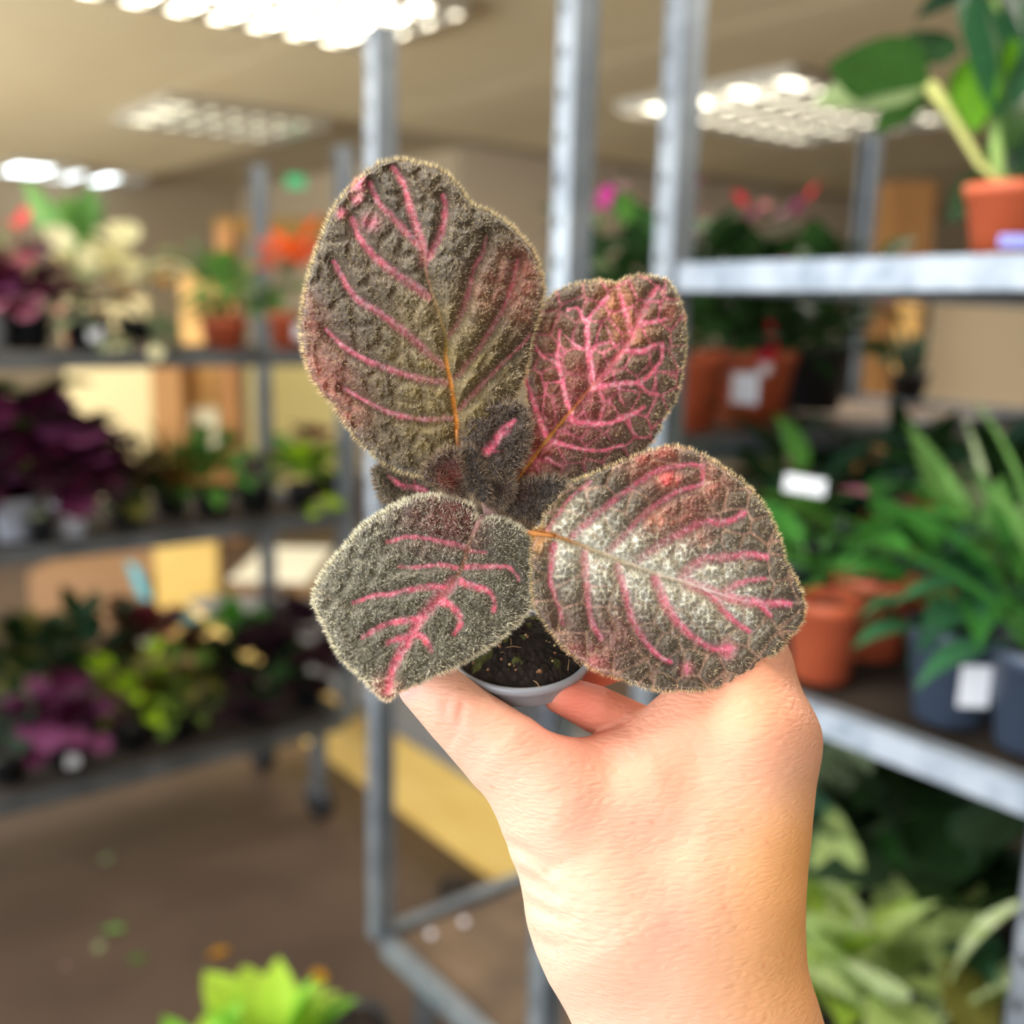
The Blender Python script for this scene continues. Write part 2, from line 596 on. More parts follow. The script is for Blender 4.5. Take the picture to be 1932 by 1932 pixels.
def leafmesh(kind, pet, m, bend=0.5):
    key = (kind, pet, m.name, bend)
    if key in LEAFCACHE:
        return LEAFCACHE[key]
    n = 9 if kind in ('ruffle', 'pointed', 'ovate', 'broad', 'round') else 7
    v, f = [], []
    # curved spine: petiole straight, blade bending down
    y, z, ang = 0.0, 0.0, 0.0
    spine = []
    for i in range(n):
        t = i / (n - 1)
        spine.append((y, z, ang, t))
        ang -= bend / (n - 1)
        y += math.cos(ang) / (n - 1)
        z += math.sin(ang) / (n - 1)
    for (y, z, a, t) in spine:
        wd = wprof(kind, t)
        ruf = 0.05 * math.sin(t * 17) if kind == 'ruffle' else 0
        up = 0.16 * wd
        for s in (-1, -0.55, 0, 0.55, 1):
            zz = abs(s) * up + (ruf * s if abs(s) == 1 else 0) - (0.012 if s == 0 else 0)
            v.append((s * wd, pet + y + zz * math.sin(-a), z + zz * math.cos(a)))
    for i in range(n - 1):
        for k in range(4):
            a = i * 5 + k
            f.append((a, a + 1, a + 6, a + 5))
    if pet > 0:
        r = 0.022
        b = len(v)
        for yy in (0, pet + 0.03):
            for k in range(3):
                t = 2 * math.pi * k / 3
                v.append((r * math.cos(t), yy, r * math.sin(t)))
        for k in range(3):
            f.append((b + k, b + (k + 1) % 3, b + 3 + (k + 1) % 3, b + 3 + k))
    mb = MB()
    mb.add(v, f)
    me = mb.mesh('leaf', m, True)
    LEAFCACHE[key] = me
    return me


def lobedmesh(m, pet=0.7):
    """deeply fingered leaf (like a split-leaf foliage plant)"""
    key = ('lobed', m.name)
    if key in LEAFCACHE:
        return LEAFCACHE[key]
    v = [(0, pet, 0)]
    f = []
    lobes = 7
    pts = []
    for k in range(lobes):
        a = math.radians(-115 + 230 * k / (lobes - 1))
        L = 0.95 - 0.35 * abs(k - 3) / 3
        for (da, r) in ((-9, 0.30), (-8, 0.75), (0, 1.0), (8, 0.75), (9, 0.30)):
            b = a + math.radians(da)
            pts.append((math.sin(b) * r * L, pet + math.cos(b) * r * L, -0.18 * (r * L) ** 2))
    v += pts
    for i in range(len(pts) - 1):
        f.append((0, i + 1, i + 2))
    b = len(v)
    for yy in (0, pet + 0.02):
        for k in range(3):
            t = 2 * math.pi * k / 3
            v.append((0.02 * math.cos(t), yy, 0.02 * math.sin(t)))
    for k in range(3):
        f.append((b + k, b + (k + 1) % 3, b + 3 + (k + 1) % 3, b + 3 + k))
    mb = MB()
    mb.add(v, f)
    LEAFCACHE[key] = mb.mesh('leaf', m, True)
    return LEAFCACHE[key]


POTCACHE = {}


def potmesh(m, r, h):
    key = (m.name, round(r, 4), round(h, 4))
    if key not in POTCACHE:
        mb = MB()
        k = 0.74
        rim = 0.16 * h
        mb.lathe([(0.001, 0), (r * k, 0), (r * 0.95, h - rim), (r, h - rim), (r * 1.02, h), (r * 0.94, h), (r * 0.9, h * 0.8), (0.001, h * 0.8)], 22)
        POTCACHE[key] = mb.mesh('pot', m, True)
    return POTCACHE[key]


def soilmesh(r):
    key = ('soil', round(r, 4))
    if key not in POTCACHE:
        mb = MB()
        mb.lathe([(r, -0.004), (r, 0), (r * 0.5, 0.006), (0.001, 0.008)], 14)
        POTCACHE[key] = mb.mesh('soil', M_SOIL, True)
    return POTCACHE[key]


def put_leaf(root, me, loc, az, elev, roll, s, name='leaf'):
    o = bpy.data.objects.new(name, me)
    COL.objects.link(o)
    o.parent = root
    R = Matrix.Rotation(az, 4, 'Z') @ Matrix.Rotation(elev, 4, 'X') @ Matrix.Rotation(roll, 4, 'Y')
    o.matrix_local = Matrix.Translation(Vector([float(x) for x in loc])) @ R @ Matrix.Diagonal((s, s, s, 1))
    return o


def plant(label, p, pot, specs, name='potted_plant', cat='plant', group=None, tagpx=None, yaw=0, lab=None):
    """p: point on the shelf. pot=(material, radius, height) or None.
    specs: (n, kind, [materials], (len lo, hi), (elev lo, hi), petiole, (z lo, hi), radius, bend)"""
    root = empty(name, p, label, cat, group, yaw)
    zt = 0.0
    if pot:
        m, r, h = pot
        link('pot', potmesh(m, r, h), root)
        link('soil', soilmesh(r * 0.9), root, (0, 0, h * 0.86))
        zt = h * 0.88
        if lab:
            # label plate on the side of the pot that faces the aisle
            ax = lab
            d = np.array([math.sin(ax), -math.cos(ax), 0])
            e = np.array([math.cos(ax), math.sin(ax), 0])
            q = d * (r * 1.0) - e * r * 0.3 + UP * h * 0.3
            boxobj('price_label', q, e * r * 0.6, d * 0.002, UP * h * 0.42, M_LABEL, root)
    rr = random.Random(label)
    for (n, kind, mats, ln, el, pet, zz, rad, bend) in specs:
        for k in range(n):
            az = 2 * math.pi * (k + rr.uniform(-0.3, 0.3)) / n + rr.uniform(0, 0.5)
            az = az * 2.4 if n > 6 else az
            e = math.radians(rr.uniform(*el))
            s = rr.uniform(*ln)
            m = rr.choice(mats)
            rd = rad * math.sqrt(rr.random())
            loc = (-math.sin(az) * rd, math.cos(az) * rd, zt + rr.uniform(*zz))
            me = lobedmesh(m) if kind == 'lobed' else leafmesh(kind, pet, m, bend)
            put_leaf(root, me, loc, az, e, rr.uniform(-0.35, 0.35), s, 'flower_petal' if m.name.startswith('petal') else 'leaf')
    return root


def stalk(root, pts, r, m=None, name='stem'):
    mb = MB()
    mb.tube(pts, r, 7)
    return link(name, mb.mesh(name, m or M_STEM, True), root)


def online(px, base, d, z, lo=-3, hi=3):
    """point on the line base + t*d at height z that is seen at column px"""
    best = None
    f = lambda t: proj(base + t * d + z * UP)[0] - px
    a, b = lo, hi
    fa = f(a)
    for _ in range(60):
        c = (a + b) / 2
        fc = f(c)
        if (fc > 0) == (fa > 0):
            a, fa = c, fc
        else:
            b = c
    return base + a * d + z * UP


def TL(px, s, z):
    return online(px, TL0 + s * E1, E2, z, -1.9, 0.05)


def TR(px, s, z):
    return online(px, TR_L + s * E2, E1, z, -0.9, 0.02)


L_BURG = leafmat('burgundy_leaf', (112, 22, 40), (60, 10, 26))
L_PINK = leafmat('pink_leaf', (244, 172, 194), (206, 100, 132))
L_CORAL = leafmat('petal_coral', (246, 110, 110))
L_CREAM = leafmat('petal_cream', (252, 248, 214), (240, 236, 180))
L_CREAMG = leafmat('cream_green_leaf', (196, 206, 160), (120, 140, 96))
L_SAGE = leafmat('sage_leaf', (124, 138, 104), (70, 88, 58))
L_GOLD = leafmat('gold_leaf', (216, 160, 30), (190, 124, 20))
L_GREEN = leafmat('mid_green_leaf', (96, 146, 62), (62, 112, 42))
L_LGREEN = leafmat('light_green_leaf', (140, 186, 104), (98, 150, 70))
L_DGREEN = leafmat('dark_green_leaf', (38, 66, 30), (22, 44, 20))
L_DGREEN2 = leafmat('bluish_green_leaf', (64, 100, 76), (40, 72, 52))
L_LIME = leafmat('lime_leaf', (168, 200, 44), (138, 176, 30))
L_LIME2 = leafmat('bright_lime_leaf', (200, 226, 84), (150, 200, 52))
L_ORANGE = leafmat('petal_orange', (250, 120, 50), (236, 92, 40))
L_PURP = leafmat('purple_leaf', (92, 30, 62), (52, 16, 38))
L_PURP2 = leafmat('mauve_leaf', (138, 74, 116), (100, 48, 84))
L_DPURP = leafmat('dark_purple_leaf', (46, 22, 32), (28, 14, 20))
L_OLIVE = leafmat('olive_leaf', (112, 108, 46), (80, 80, 34))
L_GREYG = leafmat('grey_green_leaf', (104, 112, 98), (76, 86, 72))
L_DUSK = leafmat('dusky_pink_leaf', (176, 136, 142), (120, 96, 98))
L_BROWN = leafmat('bronze_leaf', (88, 58, 34), (62, 40, 26))
L_MAGENTA = leafmat('petal_magenta', (196, 60, 150), (170, 40, 120))
L_RED = leafmat('petal_red', (214, 30, 60))
L_DIEFF = leafmat('dieffenbachia_leaf', (206, 222, 150), (128, 164, 74), scale=40)
L_DIEFF2 = leafmat('pale_variegated_leaf', (226, 236, 196), (176, 200, 120), scale=14)
L_MON = leafmat('glossy_green_leaf', (74, 122, 56), (50, 94, 40), rough=0.3)
L_FRESH = leafmat('fresh_green_leaf', (86, 156, 62), (58, 122, 58), rough=0.3)
L_BGREEN = leafmat('blue_green_gloss_leaf', (70, 124, 84), (46, 92, 60), rough=0.28)

GT = 'plants on the crowded trolley'
zt1, zt2, zt3 = 1.322, 0.897, 0.317
fa = math.radians(38)     # labels on the left-hand trolley face its aisle
# ---- left trolley, top tier
pr_ = plant('burgundy and pink leaved plant in black pot at the end of the top tier', TL(52, 0.12, zt1), (M_DARK, 0.055, 0.085),
            [(22, 'ruffle', [L_BURG, L_BURG, L_PURP], (0.07, 0.11), (10, 75), 0.4, (0, 0.10), 0.03, 0.8),
             (10, 'ruffle', [L_PINK], (0.06, 0.085), (-40, 35), 0.4, (0, 0.08), 0.04, 0.9),
             (6, 'ovate', [L_CORAL], (0.03, 0.045), (20, 80), 0.0, (0.17, 0.21), 0.012, 0.3),
             (5, 'ovate', [L_CORAL], (0.035, 0.05), (-10, 60), 0.1, (0.08, 0.12), 0.07, 0.3)], 'burgundy_begonia', group=GT)
stalk(pr_, [(0, 0, 0.06), (0.004, 0, 0.16), (0, 0, 0.26)], 0.004, L_BURG)
plant('pink flowered plant cut off by the picture edge on the top tier', TL(-28, 0.1, zt1), (M_GREYPOT, 0.055, 0.09),
      [(16, 'ruffle', [L_PINK, L_PURP2, L_BURG], (0.06, 0.1), (0, 80), 0.4, (0, 0.1), 0.03, 0.8),
       (6, 'ovate', [L_CREAMG], (0.06, 0.08), (20, 60), 0.3, (0.1, 0.16), 0.03, 0.6)], 'pink_begonia', group=GT)
plant('cream flowering plant with a white pot label on the top tier', TL(168, 0.12, zt1), (M_DARK, 0.055, 0.075),
      [(20, 'round', [L_CREAM, L_CREAM, L_CREAMG], (0.05, 0.075), (5, 85), 0.5, (0.06, 0.13), 0.05, 0.8),
       (16, 'ovate', [L_SAGE, L_CREAMG, L_GREYG], (0.06, 0.09), (-35, 30), 0.4, (0, 0.06), 0.04, 0.9)], 'cream_begonia', group=GT, lab=fa)
plant('cream and amber begonia with hanging pale flowers on the top tier', TL(262, 0.14, zt1), (M_DARK, 0.05, 0.075),
      [(18, 'round', [L_CREAM, L_CREAM, L_CREAMG], (0.05, 0.08), (0, 85), 0.5, (0.06, 0.15), 0.04, 0.8),
       (5, 'ovate', [L_GOLD], (0.07, 0.09), (0, 40), 0.5, (0.06, 0.12), 0.04, 0.8),
       (14, 'ovate', [L_SAGE, L_OLIVE, L_CREAMG], (0.06, 0.1), (-55, 20), 0.5, (-0.01, 0.06), 0.04, 1.1)], 'amber_begonia', group=GT)
plant('upright green leaved plant rising behind the cream flowers', TL(160, 0.36, zt1), (M_TERRA, 0.06, 0.09),
      [(7, 'ovate', [L_GREEN, L_LGREEN], (0.15, 0.2), (66, 88), 0.75, (0.02, 0.05), 0.02, 0.3)], 'foliage_plant', group=GT)
plant('bushy pale green plant in terracotta pot on the top tier', TL(432, 0.16, zt1), (M_TERRA, 0.05, 0.075),
      [(46, 'ovate', [L_LGREEN, L_LGREEN, L_GREEN], (0.045, 0.075), (-15, 80), 0.4, (0, 0.12), 0.05, 0.7)], 'green_bush', group=GT)
plant('green plant with rounded crown standing behind the pale bush', TL(418, 0.38, zt1), (M_TERRA, 0.06, 0.09),
      [(26, 'ovate', [L_GREEN, L_LGREEN, L_SAGE], (0.06, 0.09), (10, 85), 0.4, (0.04, 0.16), 0.05, 0.6)], 'green_bush', group=GT)
plant('orange flowering plant in terracotta pot with a white label', TL(548, 0.16, zt1), (M_TERRA, 0.06, 0.095),
      [(24, 'ovate', [L_ORANGE], (0.06, 0.09), (0, 75), 0.3, (0.11, 0.17), 0.035, 0.5),
       (22, 'ovate', [L_GREEN, L_SAGE, L_LGREEN], (0.06, 0.09), (-25, 50), 0.4, (0, 0.09), 0.04, 0.8)], 'orange_poinsettia', group=GT, lab=fa)
plant('tiny trailing cream plant spilling over the shelf edge', TL(255, 0.02, zt1), None,
      [(16, 'round', [L_CREAMG, L_DUSK, L_CREAM], (0.025, 0.04), (-60, 40), 0.5, (0.0, 0.03), 0.06, 0.6)], 'trailing_plant', group=GT)
# ---- left trolley, middle tier
plant('tall plant with big bright green leaves on the middle tier', TL(42, 0.22, zt2), (M_DARK, 0.06, 0.11),
      [(13, 'broad', [leafmat('vivid_green_leaf', (70, 120, 24), (46, 94, 16))], (0.1, 0.13), (-5, 32), 0.4, (0.14, 0.21), 0.03, 0.6)], 'foliage_plant', group=GT)
plant('large dark purple ruffled plant in grey pot on the middle tier', TL(35, 0.1, zt2), (M_GREYPOT, 0.055, 0.095),
      [(60, 'ruffle', [L_PURP, L_DPURP, L_PURP], (0.08, 0.12), (-20, 80), 0.5, (0.02, 0.14), 0.05, 0.8)], 'purple_heuchera', group=GT)
plant('purple ruffled plant in a white pot beside the grey pot', TL(138, 0.08, zt2), (mat('white_plastic', (228, 230, 240), 0.5), 0.05, 0.085),
      [(60, 'ruffle', [L_PURP, L_PURP2, L_DPURP], (0.08, 0.12), (-10, 80), 0.5, (0.02, 0.12), 0.05, 0.8),
       (3, 'ovate', [L_CREAMG], (0.05, 0.06), (-20, 20), 0.3, (-0.02, 0.01), 0.07, 0.5)], 'purple_heuchera', group=GT)
plant('small lime disc leaved sprig among the purple foliage', TL(78, 0.03, zt2), (M_DARK, 0.03, 0.06),
      [(6, 'round', [L_LIME2], (0.035, 0.045), (40, 85), 0.5, (0.06, 0.1), 0.012, 0.3)], 'lime_sprig', group=GT)
plant('low dark bronze foliage plant right of the purple ruffles', TL(240, 0.12, zt2), (M_DARK, 0.05, 0.08),
      [(60, 'ruffle', [L_BROWN, L_DGREEN, L_OLIVE], (0.05, 0.08), (-20, 70), 0.5, (0, 0.07), 0.05, 0.8)], 'bronze_heuchera', group=GT)
plant('wispy olive grass like plant on the middle tier', TL(325, 0.2, zt2), (M_DARK, 0.05, 0.08),
      [(44, 'grass', [L_OLIVE, L_GOLD, L_OLIVE], (0.13, 0.22), (35, 88), 0.0, (0, 0.01), 0.03, 0.8),
       (16, 'ovate', [L_OLIVE, L_GREEN], (0.05, 0.07), (0, 60), 0.4, (0, 0.06), 0.05, 0.7)], 'olive_grass', group=GT)
plant('fresh green bushy plant on the middle tier', TL(402, 0.14, zt2), (M_DARK, 0.05, 0.075),
      [(60, 'ovate', [L_GREEN, L_FRESH, L_OLIVE], (0.05, 0.08), (-10, 80), 0.4, (0, 0.11), 0.05, 0.7)], 'green_bush', group=GT)
plant('dusky pink and grey rosette plant on the middle tier', TL(482, 0.12, zt2), (M_DARK, 0.05, 0.07),
      [(30, 'ovate', [L_DUSK, L_DUSK, L_GREYG], (0.045, 0.07), (0, 80), 0.3, (0, 0.06), 0.04, 0.6)], 'dusky_rosette', group=GT)
plant('lime green plant at the end of the middle tier', TL(570, 0.12, zt2), (M_DARK, 0.045, 0.065),
      [(46, 'round', [L_LIME, L_GREEN, L_LIME], (0.04, 0.06), (-10, 80), 0.4, (0, 0.09), 0.05, 0.7)], 'lime_plant', group=GT)
plant('tiny lime plant hanging over the middle tier rim', TL(618, 0.0, zt2), None,
      [(9, 'round', [L_LIME2, L_LIME], (0.03, 0.04), (-30, 60), 0.4, (0.0, 0.02), 0.02, 0.6)], 'lime_sprig', group=GT)
plant('dark red leaved plant behind the lime plant', TL(622, 0.22, zt2), (M_DARK, 0.05, 0.07),
      [(40, 'ovate', [L_BROWN, L_DPURP, L_BURG], (0.06, 0.08), (0, 75), 0.4, (0, 0.1), 0.04, 0.7)], 'red_foliage', group=GT)
# ---- left trolley, bottom tier
plant('grey green rosette plant at the picture edge on the bottom tier', TL(18, 0.1, zt3), (M_DARK, 0.05, 0.075),
      [(50, 'ovate', [L_GREYG, L_GREYG, L_DGREEN2], (0.05, 0.08), (0, 80), 0.3, (0, 0.08), 0.04, 0.6)], 'grey_rosette', group=GT)
plant('mauve ruffled plant with a white label on the bottom tier', TL(128, 0.09, zt3), (M_DARK, 0.05, 0.075),
      [(64, 'ruffle', [L_PURP2, L_PURP2, L_PURP], (0.045, 0.075), (-10, 80), 0.5, (0.01, 0.1), 0.06, 0.8)], 'mauve_heuchera', group=GT, lab=fa)
plant('dark olive bushy plant at the rear of the bottom tier', TL(75, 0.34, zt3), (M_DARK, 0.06, 0.08),
      [(76, 'ovate', [L_DGREEN, L_OLIVE, L_DGREEN], (0.06, 0.1), (-5, 85), 0.5, (0.02, 0.2), 0.06, 0.6)], 'olive_bush', group=GT)
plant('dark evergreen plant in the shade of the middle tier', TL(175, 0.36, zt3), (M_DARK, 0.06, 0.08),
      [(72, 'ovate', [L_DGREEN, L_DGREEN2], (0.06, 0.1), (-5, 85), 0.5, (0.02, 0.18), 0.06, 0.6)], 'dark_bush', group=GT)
plant('yellow lime leaved plant on the bottom tier', TL(250, 0.12, zt3), (M_DARK, 0.05, 0.075),
      [(50, 'ovate', [L_LIME, L_LIME, L_OLIVE], (0.05, 0.085), (-5, 75), 0.4, (0, 0.12), 0.05, 0.7)], 'yellow_foliage', group=GT)
plant('soft green leaved plant beside the yellow lime one', TL(342, 0.12, zt3), (M_DARK, 0.05, 0.07),
      [(60, 'ovate', [leafmat('soft_green_leaf', (110, 136, 58), (82, 108, 42)), L_OLIVE], (0.05, 0.08), (-10, 80), 0.4, (0, 0.1), 0.06, 0.7)], 'green_bush', group=GT)
pb_ = plant('bronze leaved plant carrying teal and salmon plant tags', TL(300, 0.34, zt3), (M_DARK, 0.06, 0.08),
            [(56, 'ruffle', [L_BROWN, L_BROWN, L_BURG], (0.06, 0.09), (0, 80), 0.4, (0.04, 0.18), 0.06, 0.7)], 'bronze_heuchera', group=GT)
M_TEAL = mat('teal_tag', (90, 186, 200), 0.5)
M_SALM = mat('salmon_tag', (230, 140, 120), 0.5)
q = TL(352, 0.30, zt3) - np.array(pb_.location)
boxobj('plant_tag', q + np.array([0, 0, 0.235]), (0.035, 0.01, 0.012), (0, 0.003, 0), (-0.012, 0, 0.035), M_TEAL, pb_)
q = TL(312, 0.30, zt3) - np.array(pb_.location)
boxobj('plant_tag', q + np.array([0, 0, 0.215]), (0.035, 0.01, 0.012), (0, 0.003, 0), (-0.012, 0, 0.035), M_SALM, pb_)
q = TL(272, 0.30, zt3) - np.array(pb_.location)
boxobj('plant_tag', q + np.array([0, 0, 0.19]), (0.04, 0.01, 0.012), (0, 0.003, 0), (-0.012, 0, 0.03), mat('ivory_tag', (240, 236, 214), 0.5), pb_)
plant('vivid green plant near the end of the bottom tier', TL(462, 0.3, zt3), (M_DARK, 0.05, 0.075),
      [(52, 'ovate', [leafmat('vivid_leaf', (72, 150, 20), (50, 118, 14))], (0.05, 0.08), (0, 85), 0.5, (0.06, 0.18), 0.04, 0.6)], 'green_bush', group=GT)
plant('near black purple plant near the end of the bottom tier', TL(480, 0.12, zt3), (M_DARK, 0.05, 0.075),
      [(60, 'ruffle', [L_DPURP, L_DPURP, L_DGREEN], (0.06, 0.09), (-10, 80), 0.5, (0, 0.12), 0.06, 0.7)], 'dark_heuchera', group=GT)
plant('dark maroon plant at the end of the bottom tier beside the post', TL(580, 0.14, zt3), (M_DARK, 0.05, 0.075),
      [(64, 'ruffle', [L_DPURP, L_PURP, L_DPURP], (0.06, 0.1), (-10, 85), 0.5, (0, 0.18), 0.06, 0.7)], 'dark_heuchera', group=GT)
# teal tag stuck in the middle: sheet hanging over the cardboard box
tg = at(262, 1125, 3.9)
tag(boxobj('teal_tag', tg, (0.05, 0.0, -0.03), (0, 0.003, 0), (-0.045, 0, 0.14), M_TEAL), 'teal plant tag leaning beside the cardboard box', 'tag')

# ---- middle trolley: fuchsias in terracotta pots
GF = 'fuchsias behind the white rimmed shelf'
zA = 1.257


def TAp(px, e1, z=zA):
    return online(px, TA0 + e1 * E1, E2, z, 0.02, 1.31)


def fuchsia_flower(root, top, s=1.0):
    mb = MB()
    mb.lathe([(0.0005, 0.0), (0.005, -0.006), (0.006, -0.02), (0.011, -0.032), (0.0145, -0.05), (0.008, -0.062), (0.0005, -0.064)], 10)
    me = mb.mesh('flower', L_RED, True)
    o = link('flower', me, root, top, None, (s, s, s))
    mb = MB()
    mb.lathe([(0.0005, -0.058), (0.008, -0.062), (0.009, -0.074), (0.0005, -0.08)], 10)
    link('corolla', mb.mesh('corolla', leafmat('petal_white', (240, 225, 225)), True), o)


dark_mix = [L_DGREEN, L_DGREEN, leafmat('fuchsia_leaf', (56, 92, 44), (36, 66, 30))]
pf = plant('fuchsia with one red hanging flower in labelled terracotta pot', TAp(1415, 0.12), (M_TERRA, 0.072, 0.12),
           [(100, 'ovate', dark_mix, (0.06, 0.085), (-20, 80), 0.3, (0.0, 0.17), 0.10, 0.6)], 'fuchsia', group=GF, lab=math.radians(-22))
pp = np.array(pf.location)
ft = at(1452, 588, (pp - np.array([0, 0, CAMH])) @ cf - 0.115) - pp
fuchsia_flower(pf, ft, 1.3)
stalk(pf, [(ft[0], ft[1], ft[2]), (ft[0], ft[1] + 0.01, ft[2] + 0.03), (0, 0, ft[2] + 0.06), (0, 0, 0.1)], 0.003, L_LGREEN)
plant('terracotta potted fuchsia half hidden by the pink veined leaf', TAp(1285, 0.10), (M_TERRA, 0.07, 0.12),
      [(80, 'ovate', dark_mix, (0.06, 0.085), (-20, 80), 0.3, (0.0, 0.17), 0.09, 0.6)], 'fuchsia', group=GF)
pf2 = plant('tall fuchsia with magenta flowers behind the steel posts', TAp(1180, 0.36), (M_DARK, 0.07, 0.12),
            [(100, 'ovate', dark_mix + [L_GREEN], (0.06, 0.09), (-20, 85), 0.3, (0.02, 0.22), 0.11, 0.6),
             (9, 'ovate', [L_MAGENTA], (0.035, 0.05), (-60, 60), 0.3, (0.22, 0.30), 0.14, 0.4)], 'fuchsia', group=GF)
plant('dark fuchsia with pink flowers in black pot beside the terracotta one', TAp(1530, 0.22), (M_DARK, 0.07, 0.12),
      [(110, 'ovate', dark_mix, (0.06, 0.09), (-20, 85), 0.3, (0.0, 0.18), 0.11, 0.6),
       (5, 'ovate', [L_MAGENTA], (0.035, 0.045), (-60, 20), 0.2, (0.1, 0.2), 0.15, 0.4)], 'fuchsia', group=GF)
plant('red and pink flowered fuchsia rising above the white rimmed shelf', TAp(1420, 0.40), (M_DARK, 0.07, 0.12),
      [(100, 'ovate', dark_mix, (0.06, 0.09), (-10, 70), 0.3, (0.0, 0.17), 0.12, 0.6),
       (6, 'ovate', [L_MAGENTA], (0.03, 0.045), (0, 60), 0.2, (0.25, 0.30), 0.12, 0.4),
       (3, 'ovate', [L_RED], (0.035, 0.045), (30, 80), 0.2, (0.28, 0.31), 0.14, 0.4)], 'fuchsia', group=GF)
plant('small cactus like plant in front of the cream panel', TAp(1735, 0.3), (M_DARK, 0.045, 0.06),
      [(12, 'lance', [L_GREYG, L_DGREEN2], (0.08, 0.13), (60, 88), 0.0, (0, 0.0), 0.02, 0.1)], 'small_succulent', group=GF)

# ---- right trolley, middle tier
GR = 'foliage plants on the zinc rimmed trolley'
zr = 0.987
fr = math.radians(38 - 90)
plant('green leafy plant in terracotta pot nearest the raised hand', TR(1548, 0.075, zr), (M_TERRA, 0.047, 0.105),
      [(10, 'lance', [L_FRESH, L_GREEN], (0.13, 0.18), (-5, 60), 0.35, (0.02, 0.06), 0.015, 0.9),
       (3, 'lance', [L_FRESH, L_BGREEN], (0.12, 0.16), (-40, 10), 0.35, (0.03, 0.06), 0.015, 1.1)], 'foliage_plant', group=GR)
plant('blue green leafy plant in slate blue pot with a pale label', TR(1790, 0.085, zr), (M_BLUEPOT, 0.054, 0.112),
      [(16, 'pointed', [L_BGREEN, L_FRESH, L_BGREEN], (0.07, 0.105), (15, 75), 0.5, (0.0, 0.05), 0.02, 0.8),
       (5, 'pointed', [L_BGREEN, L_GREEN], (0.06, 0.085), (0, 25), 0.5, (0.03, 0.08), 0.02, 0.8)], 'foliage_plant', group=GR, lab=fr + 0.9)
plant('fresh green leafy plant in slate blue pot at the picture edge', TR(1950, 0.085, zr), (M_BLUEPOT, 0.054, 0.112),
      [(12, 'lance', [L_FRESH, L_LGREEN], (0.13, 0.2), (30, 85), 0.4, (0.0, 0.05), 0.02, 0.5),
       (8, 'pointed', [L_BGREEN, L_FRESH], (0.08, 0.11), (-10, 40), 0.5, (0.02, 0.08), 0.02, 0.9)], 'foliage_plant', group=GR)
plant('tall pale green spear leaved plant between the slate pots', TR(1862, 0.17, zr), (M_BLUEPOT, 0.05, 0.105),
      [(8, 'lance', [L_LGREEN, L_CREAMG, L_LGREEN], (0.14, 0.19), (60, 88), 0.4, (0.0, 0.04), 0.02, 0.3),
       (7, 'pointed', [L_BGREEN, L_FRESH], (0.08, 0.11), (0, 50), 0.5, (0.02, 0.08), 0.02, 0.9)], 'foliage_plant', group=GR)
plant('broad leaved plant in a terracotta pot behind the leafy terracotta one', TR(1640, 0.21, zr), (M_TERRA, 0.055, 0.11),
      [(10, 'lance', [L_FRESH, L_BGREEN, L_GREEN], (0.12, 0.17), (5, 70), 0.4, (0.02, 0.08), 0.02, 0.8)], 'foliage_plant', group=GR)
pw = plant('dark leaved plant with a white tag behind the broad pink leaf', TR(1500, 0.24, zr), (M_DARK, 0.05, 0.1),
           [(18, 'lance', [L_DGREEN2, L_GREEN, L_DGREEN], (0.12, 0.17), (0, 70), 0.4, (0.02, 0.1), 0.02, 0.8)], 'foliage_plant', group=GR)
q = at(1478, 925, 1.33) - np.array(pw.location)
boxobj('plant_tag', q, np.array([0.05, -0.01, -0.006]), (0, 0.002, 0), (0.002, 0, 0.022), M_LABEL, pw)
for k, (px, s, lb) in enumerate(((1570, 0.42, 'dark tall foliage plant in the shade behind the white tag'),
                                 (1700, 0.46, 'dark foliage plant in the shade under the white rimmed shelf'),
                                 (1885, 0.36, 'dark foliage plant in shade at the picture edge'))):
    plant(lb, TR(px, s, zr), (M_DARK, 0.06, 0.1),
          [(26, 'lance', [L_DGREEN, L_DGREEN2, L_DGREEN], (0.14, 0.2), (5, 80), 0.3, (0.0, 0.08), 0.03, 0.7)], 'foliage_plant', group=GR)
plant('large terracotta pot with a pink leaf in the shade of the shelf', TR(1800, 0.36, zr), (mat('rust_plastic', (186, 92, 36), 0.5), 0.078, 0.215),
      [(5, 'lance', [L_PINK], (0.12, 0.16), (0, 30), 0.2, (-0.01, 0.02), 0.05, 0.2),
       (10, 'lance', [L_DGREEN2, L_GREEN], (0.1, 0.14), (20, 70), 0.3, (0.0, 0.04), 0.03, 0.7)], 'rust_potted_plant', group=GR)
plant('brown pot with dark glossy leaves at the edge below the white shelf', TR(1925, 0.22, zr), (mat('brown_plastic', (70, 46, 34), 0.5), 0.06, 0.17),
      [(18, 'ovate', [L_DGREEN, L_DGREEN2], (0.1, 0.14), (0, 75), 0.3, (0.02, 0.1), 0.03, 0.7)], 'dark_potted_plant', group=GR)

# ---- right trolley, top tier: tall plant with split leaves
zr2 = 1.499
pm_ = plant('tall split leaved plant in terracotta pot on the white rimmed shelf', TR(1905, 0.10, zr2), (M_TERRA, 0.052, 0.075),
            [], 'split_leaf_plant')
pq = np.array(pm_.location)
dm = (pq - np.array([0, 0, CAMH])) @ cf


def pml(px, py, dd=0.0):
    return at(px, py, dm + dd) - pq


